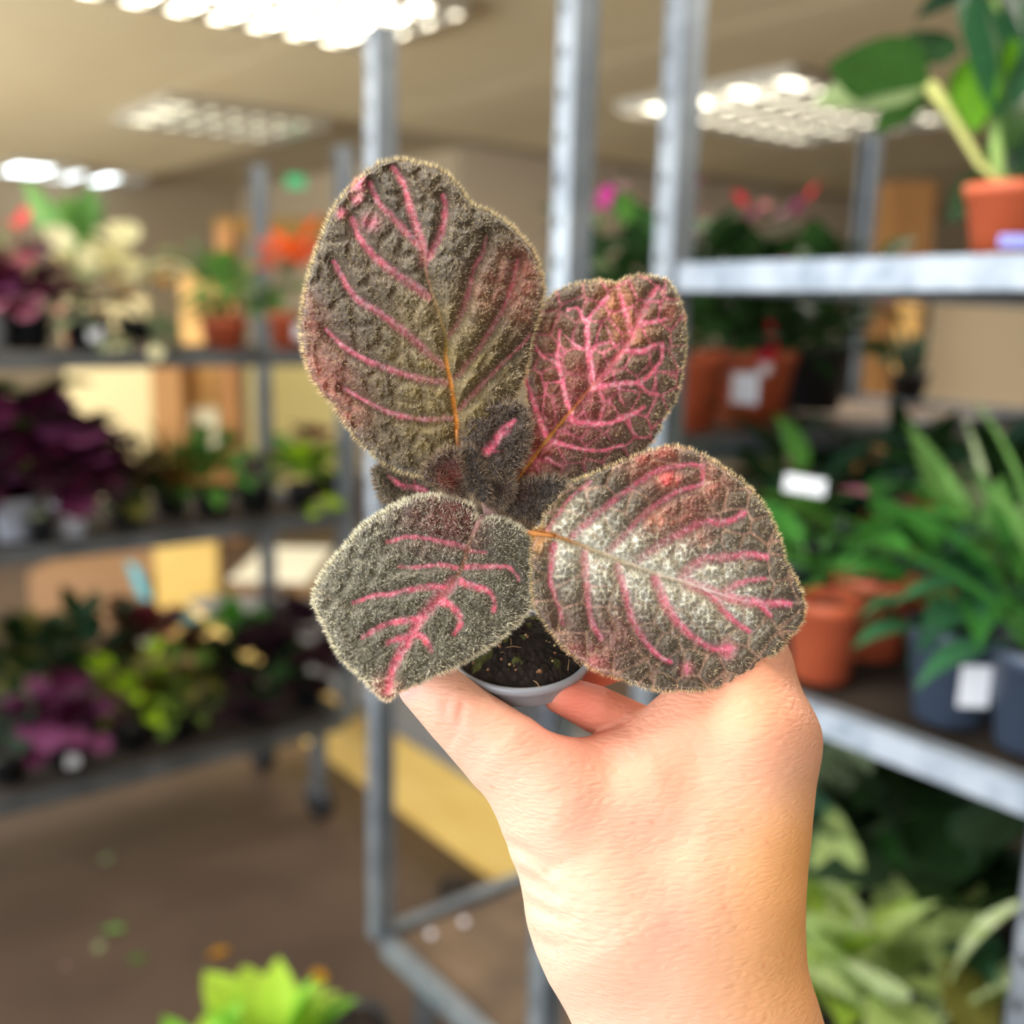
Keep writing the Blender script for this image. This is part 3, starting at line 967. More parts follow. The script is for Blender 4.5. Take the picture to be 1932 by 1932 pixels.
stalk(pm_, [(0, 0, 0.06), pml(1882, 330), pml(1878, 150), pml(1878, -80)], [0.008, 0.0075, 0.007, 0.006], leafmat('pale_stem', (160, 190, 110)))
stalk(pm_, [(0.005, 0.01, 0.06), pml(1905, 300, 0.03), pml(1918, 100, 0.04), pml(1932, -60, 0.04)], 0.005)
stalk(pm_, [(0, -0.005, 0.06), pml(1850, 310), pml(1790, 210), pml(1752, 158)], [0.004, 0.0045, 0.006, 0.009], leafmat('yellow_stem', (206, 208, 130)))


def bigleaf(px, py, dd, tx, ty, td, kind, m, s, roll=0.0, bend=0.6):
    """leaf rooted at one point of the plant and pointing at another"""
    a = pml(px, py, dd)
    b = pml(tx, ty, td)
    d = b - a
    az = math.atan2(-d[0], d[1])
    el = math.atan2(d[2], math.hypot(d[0], d[1]))
    L = np.linalg.norm(d) * s
    put_leaf(pm_, leafmesh(kind, 0.0, m, bend), a, az, el, roll, L)


L_BACK = leafmat('leaf_underside', (150, 166, 120), (120, 146, 92))
bigleaf(1752, 158, 0, 1585, 112, -0.02, 'ovate', L_MON, 1.2, 0.9, 0.3)
bigleaf(1752, 160, 0, 1560, 165, 0.02, 'ovate', L_BACK, 1.15, -0.9, 0.3)
bigleaf(1750, 165, 0, 1660, 232, 0.03, 'ovate', L_MON, 1.2, 0.8, 0.3)
bigleaf(1752, 120, 0, 1757, 20, 0.02, 'broad', leafmat('deep_green_leaf', (48, 80, 46), (36, 66, 36)), 1.0, 0.1)
bigleaf(1878, 90, 0, 1806, 220, -0.02, 'broad', leafmat('yellow_green_leaf', (98, 150, 30), (70, 124, 16)), 1.0, 0.2)  # one leaf in a yellower green
bigleaf(1878, 40, 0, 1980, 230, -0.04, 'broad', L_MON, 1.1, -0.2)
bigleaf(1878, 0, 0, 1930, 150, -0.06, 'broad', L_BGREEN, 1.1, -0.2)
bigleaf(1870, -40, 0, 1700, -10, 0.0, 'broad', L_DGREEN2, 1.0, 0.4)
bigleaf(1878, -30, 0, 1990, 60, -0.03, 'broad', L_DGREEN2, 1.0, 0.2)
bigleaf(1885, 330, 0.02, 1796, 388, 0.0, 'ovate', L_DGREEN, 1.05, -0.6)
bigleaf(1895, 250, 0.03, 1960, 330, 0.0, 'broad', L_DGREEN2, 1.1, 0.4)
bigleaf(1895, 320, 0.03, 1990, 240, 0.06, 'broad', L_MON, 1.0, 0.4)
boxobj('blue_tag', pml(1885, 466, -0.06), (0.03, -0.008, 0), (0, 0.002, 0), (0, 0, 0.012), mat('blue_tag', (150, 160, 240), 0.5), pm_)

# ---- right trolley, low tier: shaded dieffenbachias
GD = 'plants on the low tier of the zinc rimmed trolley'
zl = 0.462


def TRl(px, py, depth):
    p = at(px, py, depth)
    return np.array([p[0], p[1], zl])


plant('pale variegated plant with pointed cream green leaves, lowest on the zinc rimmed trolley', TR(1700, 0.10, zl), (M_DARK, 0.055, 0.09),
      [(11, 'pointed', [L_DIEFF2, L_DIEFF], (0.12, 0.16), (40, 78), 0.5, (0.0, 0.05), 0.03, 0.45),
       (8, 'pointed', [L_DIEFF, L_DIEFF2], (0.11, 0.14), (10, 45), 0.5, (0.0, 0.05), 0.03, 0.6)], 'variegated_dieffenbachia', group=GD)
plant('speckled lime leaved plant partly hidden by the wrist', TR(1560, 0.08, zl), (M_DARK, 0.055, 0.09),
      [(20, 'pointed', [L_DIEFF, leafmat('speckled_lime_leaf', (176, 200, 84), (120, 160, 50), scale=50)], (0.1, 0.14), (20, 78), 0.5, (0.0, 0.08), 0.03, 0.6)], 'speckled_dieffenbachia', group=GD)
plant('speckled lime leaved plant at the lower corner of the picture', TR(1880, 0.06, zl), (M_DARK, 0.055, 0.09),
      [(14, 'ovate', [L_DIEFF, L_OLIVE], (0.09, 0.13), (-10, 60), 0.5, (-0.02, 0.04), 0.03, 0.8)], 'speckled_dieffenbachia', group=GD)
plant('grey green plant with long speckled leaves behind the pale variegated one', TR(1770, 0.27, zl), (M_DARK, 0.06, 0.11),
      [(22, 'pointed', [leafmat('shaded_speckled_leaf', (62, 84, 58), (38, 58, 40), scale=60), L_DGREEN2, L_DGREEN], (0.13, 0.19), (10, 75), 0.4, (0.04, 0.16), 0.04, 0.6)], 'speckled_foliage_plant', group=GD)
plant('soft olive leaved plant beside the forearm on the low tier', TR(1565, 0.24, zl), (M_DARK, 0.06, 0.11),
      [(20, 'pointed', [L_SAGE, L_SAGE, L_CREAMG, L_DGREEN2], (0.11, 0.16), (15, 80), 0.4, (0.02, 0.14), 0.03, 0.6)], 'olive_foliage_plant', group=GD)
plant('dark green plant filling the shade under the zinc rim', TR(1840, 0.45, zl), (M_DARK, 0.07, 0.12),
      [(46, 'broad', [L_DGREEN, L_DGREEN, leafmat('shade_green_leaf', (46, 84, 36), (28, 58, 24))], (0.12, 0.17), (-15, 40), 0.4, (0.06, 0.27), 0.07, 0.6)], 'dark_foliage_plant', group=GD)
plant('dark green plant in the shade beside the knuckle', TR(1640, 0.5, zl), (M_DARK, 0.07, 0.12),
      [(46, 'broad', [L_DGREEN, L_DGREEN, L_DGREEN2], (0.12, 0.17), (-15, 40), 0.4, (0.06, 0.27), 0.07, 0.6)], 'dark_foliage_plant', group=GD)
plant('small plant with a cream tag in the shade beside the knuckle', TR(1590, 0.62, zl), (M_DARK, 0.06, 0.12),
      [(12, 'broad', [L_DGREEN2, L_SAGE], (0.1, 0.14), (0, 70), 0.4, (0.1, 0.22), 0.04, 0.7),
       (3, 'ovate', [L_CREAM], (0.08, 0.1), (40, 80), 0.2, (0.16, 0.2), 0.03, 0.3)], 'shaded_plant', group=GD)

# ---- lime plants and black pots on the floor in front
GB = 'pots on the floor in front'
zf = 0.0


def floorp(px, py):
    return onz(px, py, 0.0)


plant('lime green leafy plant on the floor at the bottom of the picture', floorp(520, 2140), (M_DARK, 0.06, 0.1),
      [(18, 'ovate', [L_LIME2, leafmat('fresh_lime_leaf', (150, 210, 74), (110, 176, 48))], (0.1, 0.14), (30, 85), 0.4, (0.0, 0.06), 0.03, 0.4),
       (12, 'ovate', [leafmat('fresh_lime_leaf', (150, 210, 74))], (0.09, 0.12), (-10, 45), 0.4, (0.0, 0.05), 0.03, 0.7)], 'lime_foliage_plant', group=GB)
plant('lime green leafy plant beside the larger lime one on the floor', floorp(385, 2190), (M_DARK, 0.06, 0.1),
      [(16, 'ovate', [L_LIME2, leafmat('fresh_lime_leaf', (150, 210, 74))], (0.09, 0.13), (10, 70), 0.4, (0.0, 0.05), 0.03, 0.5)], 'lime_foliage_plant', group=GB)
pt = plant('empty looking black pot with a pale label on the floor', floorp(668, 2020), (M_DARK, 0.065, 0.11), [], 'plant_pot', 'pot', GB, lab=0.2)
pt = plant('black pot behind the lime plant on the floor', floorp(590, 2030), (M_DARK, 0.06, 0.12), [], 'plant_pot', 'pot', GB)

# ---- fallen leaves on the floor and crumbs on the bare deck
fm = {}
for k, (px, py, m, s, lb) in enumerate(((194, 1628, L_CREAMG, 0.045, 'pale fallen leaf alone on the floor by the trolley shadow'),
                                        (236, 1752, L_LGREEN, 0.055, 'largest pale green fallen leaf on the floor'),
                                        (188, 1778, L_CREAMG, 0.035, 'small pale fallen leaf left of the largest one'),
                                        (244, 1812, L_GREEN, 0.035, 'dark green fallen leaf below the largest one'),
                                        (124, 1830, L_DUSK, 0.03, 'pinkish fallen leaf on the floor'),
                                        (432, 1790, L_GOLD, 0.05, 'ochre fallen leaf in the middle of the floor'),
                                        (590, 1832, L_GOLD, 0.05, 'ochre fallen leaf above the lime plant'))):
    p = onz(px, py, 0.004)
    o = put_leaf(None, leafmesh('ovate', 0.0, m, 0.15), p, k * 1.7, 0.05, 0.1, s, 'fallen_leaf')
    tag(o, lb, 'leaf', 'fallen leaves on the floor')
M_WHITE = mat('perlite', (236, 232, 240), 0.5)
for k, (px, py, lb) in enumerate(((876, 1743, 'white crumb nearest the rail on the bare trolley deck'), (814, 1766, 'white crumb nearest the corner of the bare trolley deck'))):
    mb = MB()
    mb.lathe([(0.0005, 0.0), (0.006, 0.001), (0.008, 0.005), (0.005, 0.009), (0.0005, 0.0105)], 8)
    tag(link('crumb', mb.mesh('crumb', M_WHITE, True), None, onz(px, py, 0.301)), lb, 'crumb', 'crumbs on the bare deck')
# dark round pot on the floor seen through the trolley
plant('small black pot lying in the shade below the middle trolley rail', onz(858, 1705, 0.0), (M_DARK, 0.045, 0.05), [], 'plant_pot', 'pot')

# ================================================================== the held plant
PXM = FOC / IMG                      # one pixel at the focus distance, in metres


def unproj(x, y, zpx):
    """pixel position and depth offset (in pixels at the focus distance) -> world points"""
    x, y, zpx = np.broadcast_arrays(np.asarray(x, float), np.asarray(y, float), np.asarray(zpx, float))
    d = FOC + zpx * PXM
    r = cf[None] + ((x.ravel() - 966) / IMG)[:, None] * cr[None] + ((966 - y.ravel()) / IMG)[:, None] * cu[None]
    return np.array([0, 0, CAMH])[None] + r * d.ravel()[:, None]


def spline(pts, n, closed=False):
    p = np.array(pts, float)
    m = len(p)
    if closed:
        q = np.vstack([p[-1], p, p[0], p[1]])
    else:
        q = np.vstack([2 * p[0] - p[1], p, 2 * p[-1] - p[-2]])
        m -= 1
    out = []
    per = 24
    t = np.linspace(0, 1, per, endpoint=False)[:, None]
    for i in range(m):
        a, b, c, d = q[i], q[i + 1], q[i + 2], q[i + 3]
        out.append(0.5 * ((2 * b) + (-a + c) * t + (2 * a - 5 * b + 4 * c - d) * t ** 2 + (-a + 3 * b - 3 * c + d) * t ** 3))
    out = np.vstack(out + ([] if closed else [p[-1][None]]))
    if closed:
        out = np.vstack([out, out[:1]])
    s = np.concatenate([[0], np.cumsum(np.linalg.norm(np.diff(out, axis=0), axis=1))])
    tt = np.linspace(0, s[-1], n, endpoint=not closed)
    return np.stack([np.interp(tt, s, out[:, k]) for k in range(out.shape[1])], 1)


def segdist(P, poly):
    """distance of points to a polyline and the parameter along it (0..1)"""
    best = np.full(len(P), 1e9, np.float32)
    par = np.zeros(len(P), np.float32)
    n = len(poly) - 1
    for i in range(n):
        a, b = poly[i], poly[i + 1]
        d = b - a
        t = np.clip(((P - a) @ d) / (d @ d + 1e-9), 0, 1)
        q = np.hypot(P[:, 0] - a[0] - t * d[0], P[:, 1] - a[1] - t * d[1])
        k = q < best
        best[k] = q[k]
        par[k] = ((i + t) / n)[k]
    return best, par


def worley(P, cell, seed, jit=0.85):
    """F1, F2 and a random value of the nearest cell of a jittered grid"""
    r = np.random.default_rng(seed)
    N = 512
    jx = r.random((N, N)).astype(np.float32)
    jy = r.random((N, N)).astype(np.float32)
    val = r.random((N, N)).astype(np.float32)
    q = P / cell
    g = np.floor(q).astype(int)
    f1 = np.full(len(P), 9.0)
    f2 = np.full(len(P), 9.0)
    v = np.zeros(len(P))
    for dx in (-1, 0, 1):
        for dy in (-1, 0, 1):
            cx, cy = g[:, 0] + dx, g[:, 1] + dy
            ix, iy = cx % N, cy % N
            d = np.hypot(cx + 0.5 + jit * (jx[ix, iy] - 0.5) - q[:, 0], cy + 0.5 + jit * (jy[ix, iy] - 0.5) - q[:, 1])
            k = d < f1
            f2 = np.where(k, f1, np.minimum(f2, d))
            v = np.where(k, val[ix, iy], v)
            f1 = np.where(k, d, f1)
    return f1, f2, v


def vnoise(P, cell, seed):
    r = np.random.default_rng(seed)
    N = 256
    val = r.random((N, N))
    q = P / cell
    g = np.floor(q).astype(int)
    t = q - g
    t = t * t * (3 - 2 * t)
    a = val[g[:, 0] % N, g[:, 1] % N]
    b = val[(g[:, 0] + 1) % N, g[:, 1] % N]
    c = val[g[:, 0] % N, (g[:, 1] + 1) % N]
    d = val[(g[:, 0] + 1) % N, (g[:, 1] + 1) % N]
    return (a * (1 - t[:, 0]) + b * t[:, 0]) * (1 - t[:, 1]) + (c * (1 - t[:, 0]) + d * t[:, 0]) * t[:, 1]


def sstep(a, b, x):
    t = np.clip((x - a) / (b - a), 0, 1)
    return t * t * (3 - 2 * t)


def attrmat(name, rough, sheen=0.0, trans=0.25, spec=0.4, bump=None):
    m = bpy.data.materials.new(name)
    m.use_nodes = True
    nt = m.node_tree
    b = nt.nodes['Principled BSDF']
    at_ = nt.nodes.new('ShaderNodeAttribute')
    at_.attribute_name = 'Col'
    nt.links.new(at_.outputs['Color'], b.inputs['Base Color'])
    b.inputs['Roughness'].default_value = rough
    b.inputs['Specular IOR Level'].default_value = spec
    if sheen:
        b.inputs['Sheen Weight'].default_value = sheen
        b.inputs['Sheen Roughness'].default_value = 0.4
    if bump:
        tc = nt.nodes.new('ShaderNodeTexCoord')
        n2 = nt.nodes.new('ShaderNodeTexNoise')
        n2.inputs['Scale'].default_value = bump[0]
        n2.inputs['Detail'].default_value = 3
        nt.links.new(tc.outputs['Object'], n2.inputs['Vector'])
        bp = nt.nodes.new('ShaderNodeBump')
        bp.inputs['Strength'].default_value = bump[1]
        bp.inputs['Distance'].default_value = 0.0006
        nt.links.new(n2.outputs['Fac'], bp.inputs['Height'])
        nt.links.new(bp.outputs['Normal'], b.inputs['Normal'])
    if trans:
        t = nt.nodes.new('ShaderNodeBsdfTranslucent')
        nt.links.new(at_.outputs['Color'], t.inputs['Color'])
        mx = nt.nodes.new('ShaderNodeMixShader')
        mx.inputs[0].default_value = trans
        nt.links.new(b.outputs[0], mx.inputs[1])
        nt.links.new(t.outputs[0], mx.inputs[2])
        nt.links.new(mx.outputs[0], nt.nodes['Material Output'].inputs['Surface'])
    return m


M_HLEAF = attrmat('quilted_leaf', 0.42, 0.25, 0.18, 0.5, bump=(2600, 0.6))
HAIRK = 0.4
M_HAIR = attrmat('leaf_hair', 0.45, 0.0, 0.35, 0.5)

C_DARK = lin((66, 52, 32))
C_PINK = lin((232, 116, 146))
C_PINKW = lin((244, 186, 200))
C_RED = lin((164, 78, 66))
C_OLIVE = lin((112, 92, 30))
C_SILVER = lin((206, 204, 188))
C_MAROON = lin((84, 26, 24))
C_RUST = lin((128, 70, 40))

hero_root = empty('potted_foliage_plant', onz(985, 1400, 1.2), 'small plant with quilted dark leaves and pink veins held up in the hand', 'plant')
hero_root.location = [float(v) for v in unproj(985, 1395, 110)[0]]
bpy.context.view_layer.update()
HINV = np.array(hero_root.matrix_world.inverted())


def hlocal(P):
    return P - np.array(hero_root.location)[None]


def hero_leaf(name, outline, midrib, veins, depth, tints, NA=620, NR=150, base=C_DARK, vein_w=6.0, mid_w=7.0, quilt=1.0, net=0.5, hair=26000,
              mid_col=None, seed=1, hair_len=(6, 11), center=None, serr=2.2, hair_col=(200, 186, 150), silver=0.0, pebble=1.0, label=None, bul=7.0, netcol=None):
    """outline, midrib and veins in pixels; depth(x, y, v) gives the depth offset in pixels (v = distance from the midrib).
    veins: (points, width, pink0, pink1) pink strength from root to tip."""
    B = spline(outline, NA, True)
    # scalloped margin
    tn = np.roll(B, -1, 0) - np.roll(B, 1, 0)
    nrm = np.stack([tn[:, 1], -tn[:, 0]], 1)
    nrm /= np.linalg.norm(nrm, axis=1)[:, None]
    ph = np.cumsum(np.linalg.norm(np.roll(B, -1, 0) - B, axis=1))
    B = B + nrm * (serr * (np.abs(np.sin(ph / 27.0 * math.pi)) - 0.5) + 0.9 * (rng.random(NA) - 0.5))[:, None]
    C = np.array(center if center else B.mean(0))
    rr = np.linspace(0, 1, NR + 1)[1:] ** 0.8
    P = (C[None, None] + rr[:, None, None] * (B - C)[None]).reshape(-1, 2)
    P = np.vstack([P, C[None]])
    edge = np.concatenate([np.repeat(1 - rr, NA), [1.0]])
    # distance to margin in pixels, roughly
    rad = np.linalg.norm(B - C, axis=1)
    edpx = np.concatenate([((1 - rr)[:, None] * rad[None]).ravel(), [rad.min()]])
    mid = spline(midrib, 40)
    dm_, tm = segdist(P, mid)
    wob = (vnoise(P, 9, seed + 40) - 0.5) * 3.2
    col = np.repeat(base[None], len(P), 0)
    tone = vnoise(P, 60, seed + 3)
    col = col * (0.75 + 0.5 * tone)[:, None]
    for (x, y, r, c, s) in tints:
        k = np.exp(-((P[:, 0] - x) ** 2 + (P[:, 1] - y) ** 2) / (r * r)) * s
        k = np.clip(k * (0.55 + 0.9 * vnoise(P, 14, seed + 9)), 0, 1)
        col = col * (1 - k[:, None]) + c[None] * k[:, None]
    # areole cells and pebbles
    Pw = P + 6 * np.stack([vnoise(P, 30, seed + 21) - 0.5, vnoise(P, 30, seed + 22) - 0.5], 1)
    a1, a2, av = worley(Pw, 44, seed)
    celld = a2 - a1
    p1, p2, pv = worley(P + wob[:, None] * 0.3, 8.5, seed + 5)
    dome = np.clip(1 - p1 ** 2 * 1.7, 0, 1)
    # veins
    vd = dm_ / mid_w
    pk = np.zeros(len(P))
    vd_px = dm_.copy()
    for (pts, wd, k0, k1) in veins:
        vp = spline(pts, 26)
        d, t = segdist(P, vp)
        wv = wd * 1.2 * (1.0 - 0.4 * t)
        q = d + wob
        m = sstep(1.1, 0.15, q / wv) * (k0 + (k1 - k0) * t)
        pk = np.maximum(pk, m)
        vd_px = np.minimum(vd_px, d)
    pk = pk * np.clip(0.5 + 0.95 * vnoise(P, 10, seed + 33), 0, 1.05)
    mm = sstep(1.0, 0.3, (dm_ + wob * 0.6) / (mid_w * (1 - 0.5 * tm)))
    netl = sstep(0.16, 0.05, celld) * net
    groove = np.minimum(vd_px, 40)
    quiltf = sstep(0, 22, vd_px)
    celldome = sstep(0.0, 0.5, celld)
    on_v = np.maximum(pk, mm)
    h = 1.7 * bul * quilt * quiltf + 9.0 * quilt * celldome * quiltf + 3.6 * pebble * dome * (1 - 0.6 * np.clip(on_v, 0, 1)) * (0.6 + 0.8 * pv)
    h *= np.clip(edpx / 6, 0.25, 1)
    # colours on the veins: pink, whiter along their raised middle
    pinkc = C_PINK[None] * (0.85 + 0.35 * vnoise(P, 16, seed + 30))[:, None]
    spk = (vnoise(P, 4.5, seed + 31) > 0.6)[:, None]
    pinkc = np.where(spk, 0.7 * C_PINKW[None] + 0.3 * pinkc, pinkc)
    k = np.clip(netl * (0.4 + 0.9 * tone), 0, 1)[:, None]
    col = col * (1 - k) + ((0.8 * C_PINK if netcol is None else lin(netcol))[None] * k)
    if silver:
        # silvery marking and painted white sheen between the pebbles along the midrib
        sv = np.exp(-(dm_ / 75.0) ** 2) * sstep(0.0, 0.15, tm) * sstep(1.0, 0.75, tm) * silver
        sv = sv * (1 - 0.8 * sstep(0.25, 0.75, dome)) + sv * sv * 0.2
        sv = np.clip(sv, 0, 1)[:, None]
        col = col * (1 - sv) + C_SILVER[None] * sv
    pkk = np.clip(pk, 0, 1)[:, None]
    col = col * (1 - pkk) + pinkc * pkk
    if mid_col is not None:
        mc = np.stack([np.interp(tm, [q[0] for q in mid_col], [lin(q[1])[j] for q in mid_col]) for j in range(3)], 1)
        ms = np.interp(tm, [q[0] for q in mid_col], [q[2] for q in mid_col]) * mm
        col = col * (1 - ms[:, None]) + mc * ms[:, None]
    # grains: valleys between pebbles a little paler, tops darker
    col = col * (1.1 - 0.22 * dome * (1 - np.clip(on_v, 0, 1)))[:, None]
    z = depth(P[:, 0], P[:, 1], dm_)
    W = unproj(P[:, 0], P[:, 1], z - h)
    # faces
    idx = np.arange(NR * NA).reshape(NR, NA)
    nx = np.roll(idx, -1, 1)
    quads = np.stack([idx[:-1], idx[1:], nx[1:], nx[:-1]], -1).reshape(-1, 4)
    cc = NR * NA
    # centre fan as quads (degenerate-free: use pairs)
    fan = np.stack([np.full(NA // 2, cc), idx[0, 0::2], idx[0, 1::2], np.roll(idx[0], -2)[0::2]], -1)
    # underside: a coarser skin a little behind the top, sewn to the margin
    ring = idx[-1]
    KB = 8
    rb = np.linspace(1, 0.08, KB)[1:]
    Pb = (C[None, None] + rb[:, None, None] * (B - C)[None]).reshape(-1, 2)
    db, _ = segdist(Pb, mid)
    zb = depth(Pb[:, 0], Pb[:, 1], db) + 5.0
    Wb = unproj(Pb[:, 0], Pb[:, 1], zb)
    ib = (cc + 1) + np.arange((KB - 1) * NA).reshape(KB - 1, NA)
    ib = np.vstack([ring[None], ib])
    nb = np.roll(ib, -1, 1)
    qb = np.stack([ib[:-1], ib[1:], nb[1:], nb[:-1]], -1).reshape(-1, 4)
    V = np.vstack([W, Wb])
    cols = np.vstack([col, np.repeat(lin((120, 62, 60))[None], len(Wb), 0)])
    me = bulk(name, hlocal(V), np.vstack([quads, fan, qb])[:, ::-1], M_HLEAF, True, {'Col': cols})
    o = link(name, me, hero_root)
    if label:
        o['label'] = label
    # hairs: thin spikes standing off the blade, denser along the margin
    Wg = W[:NR * NA].reshape(NR, NA, 3)
    du = np.roll(Wg, -1, 1) - np.roll(Wg, 1, 1)
    dr = np.gradient(Wg, axis=0)
    nn = np.cross(du, dr)
    nn /= np.linalg.norm(nn, axis=2, keepdims=True) + 1e-12
    view = Wg - np.array([0, 0, CAMH])
    sg = np.sign((nn * view).sum(2, keepdims=True))
    nn = nn * -sg
    nf = nn.reshape(-1, 3)
    r2 = np.random.default_rng(seed + 77)
    wgt = np.repeat(rr * np.gradient(rr), NA)
    wgt = wgt / wgt.sum()
    hair = int(hair * HAIRK)
    ih = r2.choice(NR * NA, hair, p=wgt)
    im = (NR - 1 - r2.integers(0, 3, hair // 3)) * NA + r2.integers(0, NA, hair // 3)
    ii = np.concatenate([ih, im])
    outw = np.zeros((len(ii), 3))
    Cw = unproj(C[0], C[1], depth(np.array([C[0]]), np.array([C[1]]), np.array([0.0])))[0]
    out_dir = W[ii] - Cw
    out_dir /= np.linalg.norm(out_dir, axis=1)[:, None]
    em = np.exp(-edpx[ii] / 14.0)
    dirs = nf[ii] * (1 - 0.55 * em)[:, None] + out_dir * (0.15 + 0.9 * em)[:, None] + r2.normal(0, 0.42, (len(ii), 3)) + np.array([0, 0, 0.15])
    dirs /= np.linalg.norm(dirs, axis=1)[:, None]
    L = r2.uniform(*hair_len, len(ii)) * PXM * (0.8 + 0.55 * em)
    side = np.cross(dirs, r2.normal(0, 1, (len(ii), 3)))
    side /= np.linalg.norm(side, axis=1)[:, None]
    wdt = 0.5 * PXM
    A = W[ii] + side * wdt
    Bq = W[ii] - side * wdt
    T = W[ii] + dirs * L[:, None]
    HV = np.stack([A, Bq, T], 1).reshape(-1, 3)
    hc = (1 + 0.7 * em)[:, None] * lin(hair_col)[None] * r2.uniform(0.15, 1.0, (len(ii), 1)) ** 1.6 * 1.9  # margin hairs coloured brighter to stand in for light caught by the edge fuzz
    hc = hc * (0.75 - 0.35 * np.clip(pk[ii], 0, 1))[:, None] + col[ii] * (0.5 + 0.5 * np.clip(pk[ii], 0, 1))[:, None]
    HC = np.repeat(hc, 3, 0)
    hme = bulk('leaf_hairs', hlocal(HV), np.arange(len(HV)).reshape(-1, 3), M_HAIR, False, {'Col': HC})
    ho = link('leaf_hairs', hme, o)
    ho['kind'] = 'stuff'
    return o


# ---- the large upright leaf
def Vn(*pts):
    return list(pts)


OUT1 = [(866, 842), (900, 812), (955, 768), (988, 712), (1000, 655), (1012, 608), (1021, 576), (1025, 540), (1017, 509), (1008, 479), (992, 457), (968, 431),
        (944, 412), (917, 397), (895, 389), (880, 374), (868, 355), (850, 334), (825, 318), (798, 309), (769, 303), (739, 302), (718, 308), (694, 324), (669, 347),
        (645, 371), (629, 396), (613, 431), (597, 474), (583, 517), (575, 557), (569, 603), (570, 643), (578, 684), (591, 716), (610, 743), (631, 765), (648, 791),
        (674, 827), (702, 855), (732, 877), (768, 892), (805, 895), (840, 880)]
MID1 = [(864, 838), (860, 791), (850, 721), (841, 678), (841, 638), (825, 584), (809, 533), (801, 495), (797, 463), (782, 420), (771, 382), (761, 347), (742, 318)]
V1 = [([(801, 495), (797, 463), (782, 420), (771, 382), (761, 347), (742, 318)], 13, 0.55, 1.0),
      ([(806, 487), (817, 468), (833, 436), (839, 393), (836, 369)], 12, 0.5, 1.0),
      ([(798, 470), (774, 447), (739, 409), (712, 380), (699, 347)], 11, 0.6, 0.75),
      ([(808, 560), (777, 538), (739, 511), (707, 485), (680, 452), (664, 412)], 13, 0.45, 0.95),
      ([(838, 690), (809, 668), (761, 625), (715, 590), (669, 560), (629, 495)], 12, 0.3, 0.9),
      ([(848, 722), (796, 716), (742, 700), (688, 678), (648, 654), (615, 622)], 11, 0.3, 0.95),
      ([(860, 788), (796, 791), (742, 781), (688, 756), (648, 732)], 9, 0.3, 0.85),
      ([(844, 638), (863, 608), (879, 565), (893, 511), (911, 474), (917, 447)], 9, 0.25, 0.6),
      ([(860, 711), (893, 670), (925, 622), (952, 576), (968, 530), (976, 490)], 9, 0.25, 0.7),
      ([(866, 772), (903, 732), (944, 689), (981, 654), (1000, 632)], 8, 0.35, 0.6)]
T1 = [(600, 700, 55, C_RED, 0.6), (640, 775, 50, C_RED, 0.55), (590, 610, 30, C_RED, 0.4), (575, 560, 22, C_RED, 0.3), (985, 520, 50, C_RED, 0.5), (930, 560, 50, C_RED, 0.3),
      (1000, 590, 36, C_RED, 0.3), (675, 348, 14, C_PINK, 0.9), (672, 375, 9, C_PINK, 0.9), (645, 403, 9, C_PINK, 0.9), (700, 420, 16, C_PINK, 0.5),
      (850, 700, 110, C_OLIVE, 0.75), (830, 800, 80, C_OLIVE, 0.6), (800, 600, 70, C_OLIVE, 0.35)]
MC1 = [(0, (206, 130, 30), 1.0), (0.28, (190, 122, 34), 1.0), (0.36, (120, 104, 36), 0.9), (0.55, (150, 116, 84), 0.8), (0.7, (170, 110, 104), 0.6), (0.85, (214, 110, 140), 0.0), (1, (214, 110, 140), 0.0)]


def dep1(x, y, v):
    s = (838 - y) / 530.0
    return 20 + 95 * s * s + 30 * s + 0.0012 * v * v + np.where(x > 860, 0.0011 * (x - 860) ** 2, 0)


V1 = [(p_, w_ * 0.86, k0 * 0.8, k1 * 0.85) for (p_, w_, k0, k1) in V1]
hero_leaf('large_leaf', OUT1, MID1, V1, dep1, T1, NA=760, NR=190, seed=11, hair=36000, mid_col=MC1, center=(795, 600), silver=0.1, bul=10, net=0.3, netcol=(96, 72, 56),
          label='largest leaf, upright, with pink side veins and an orange midrib base')

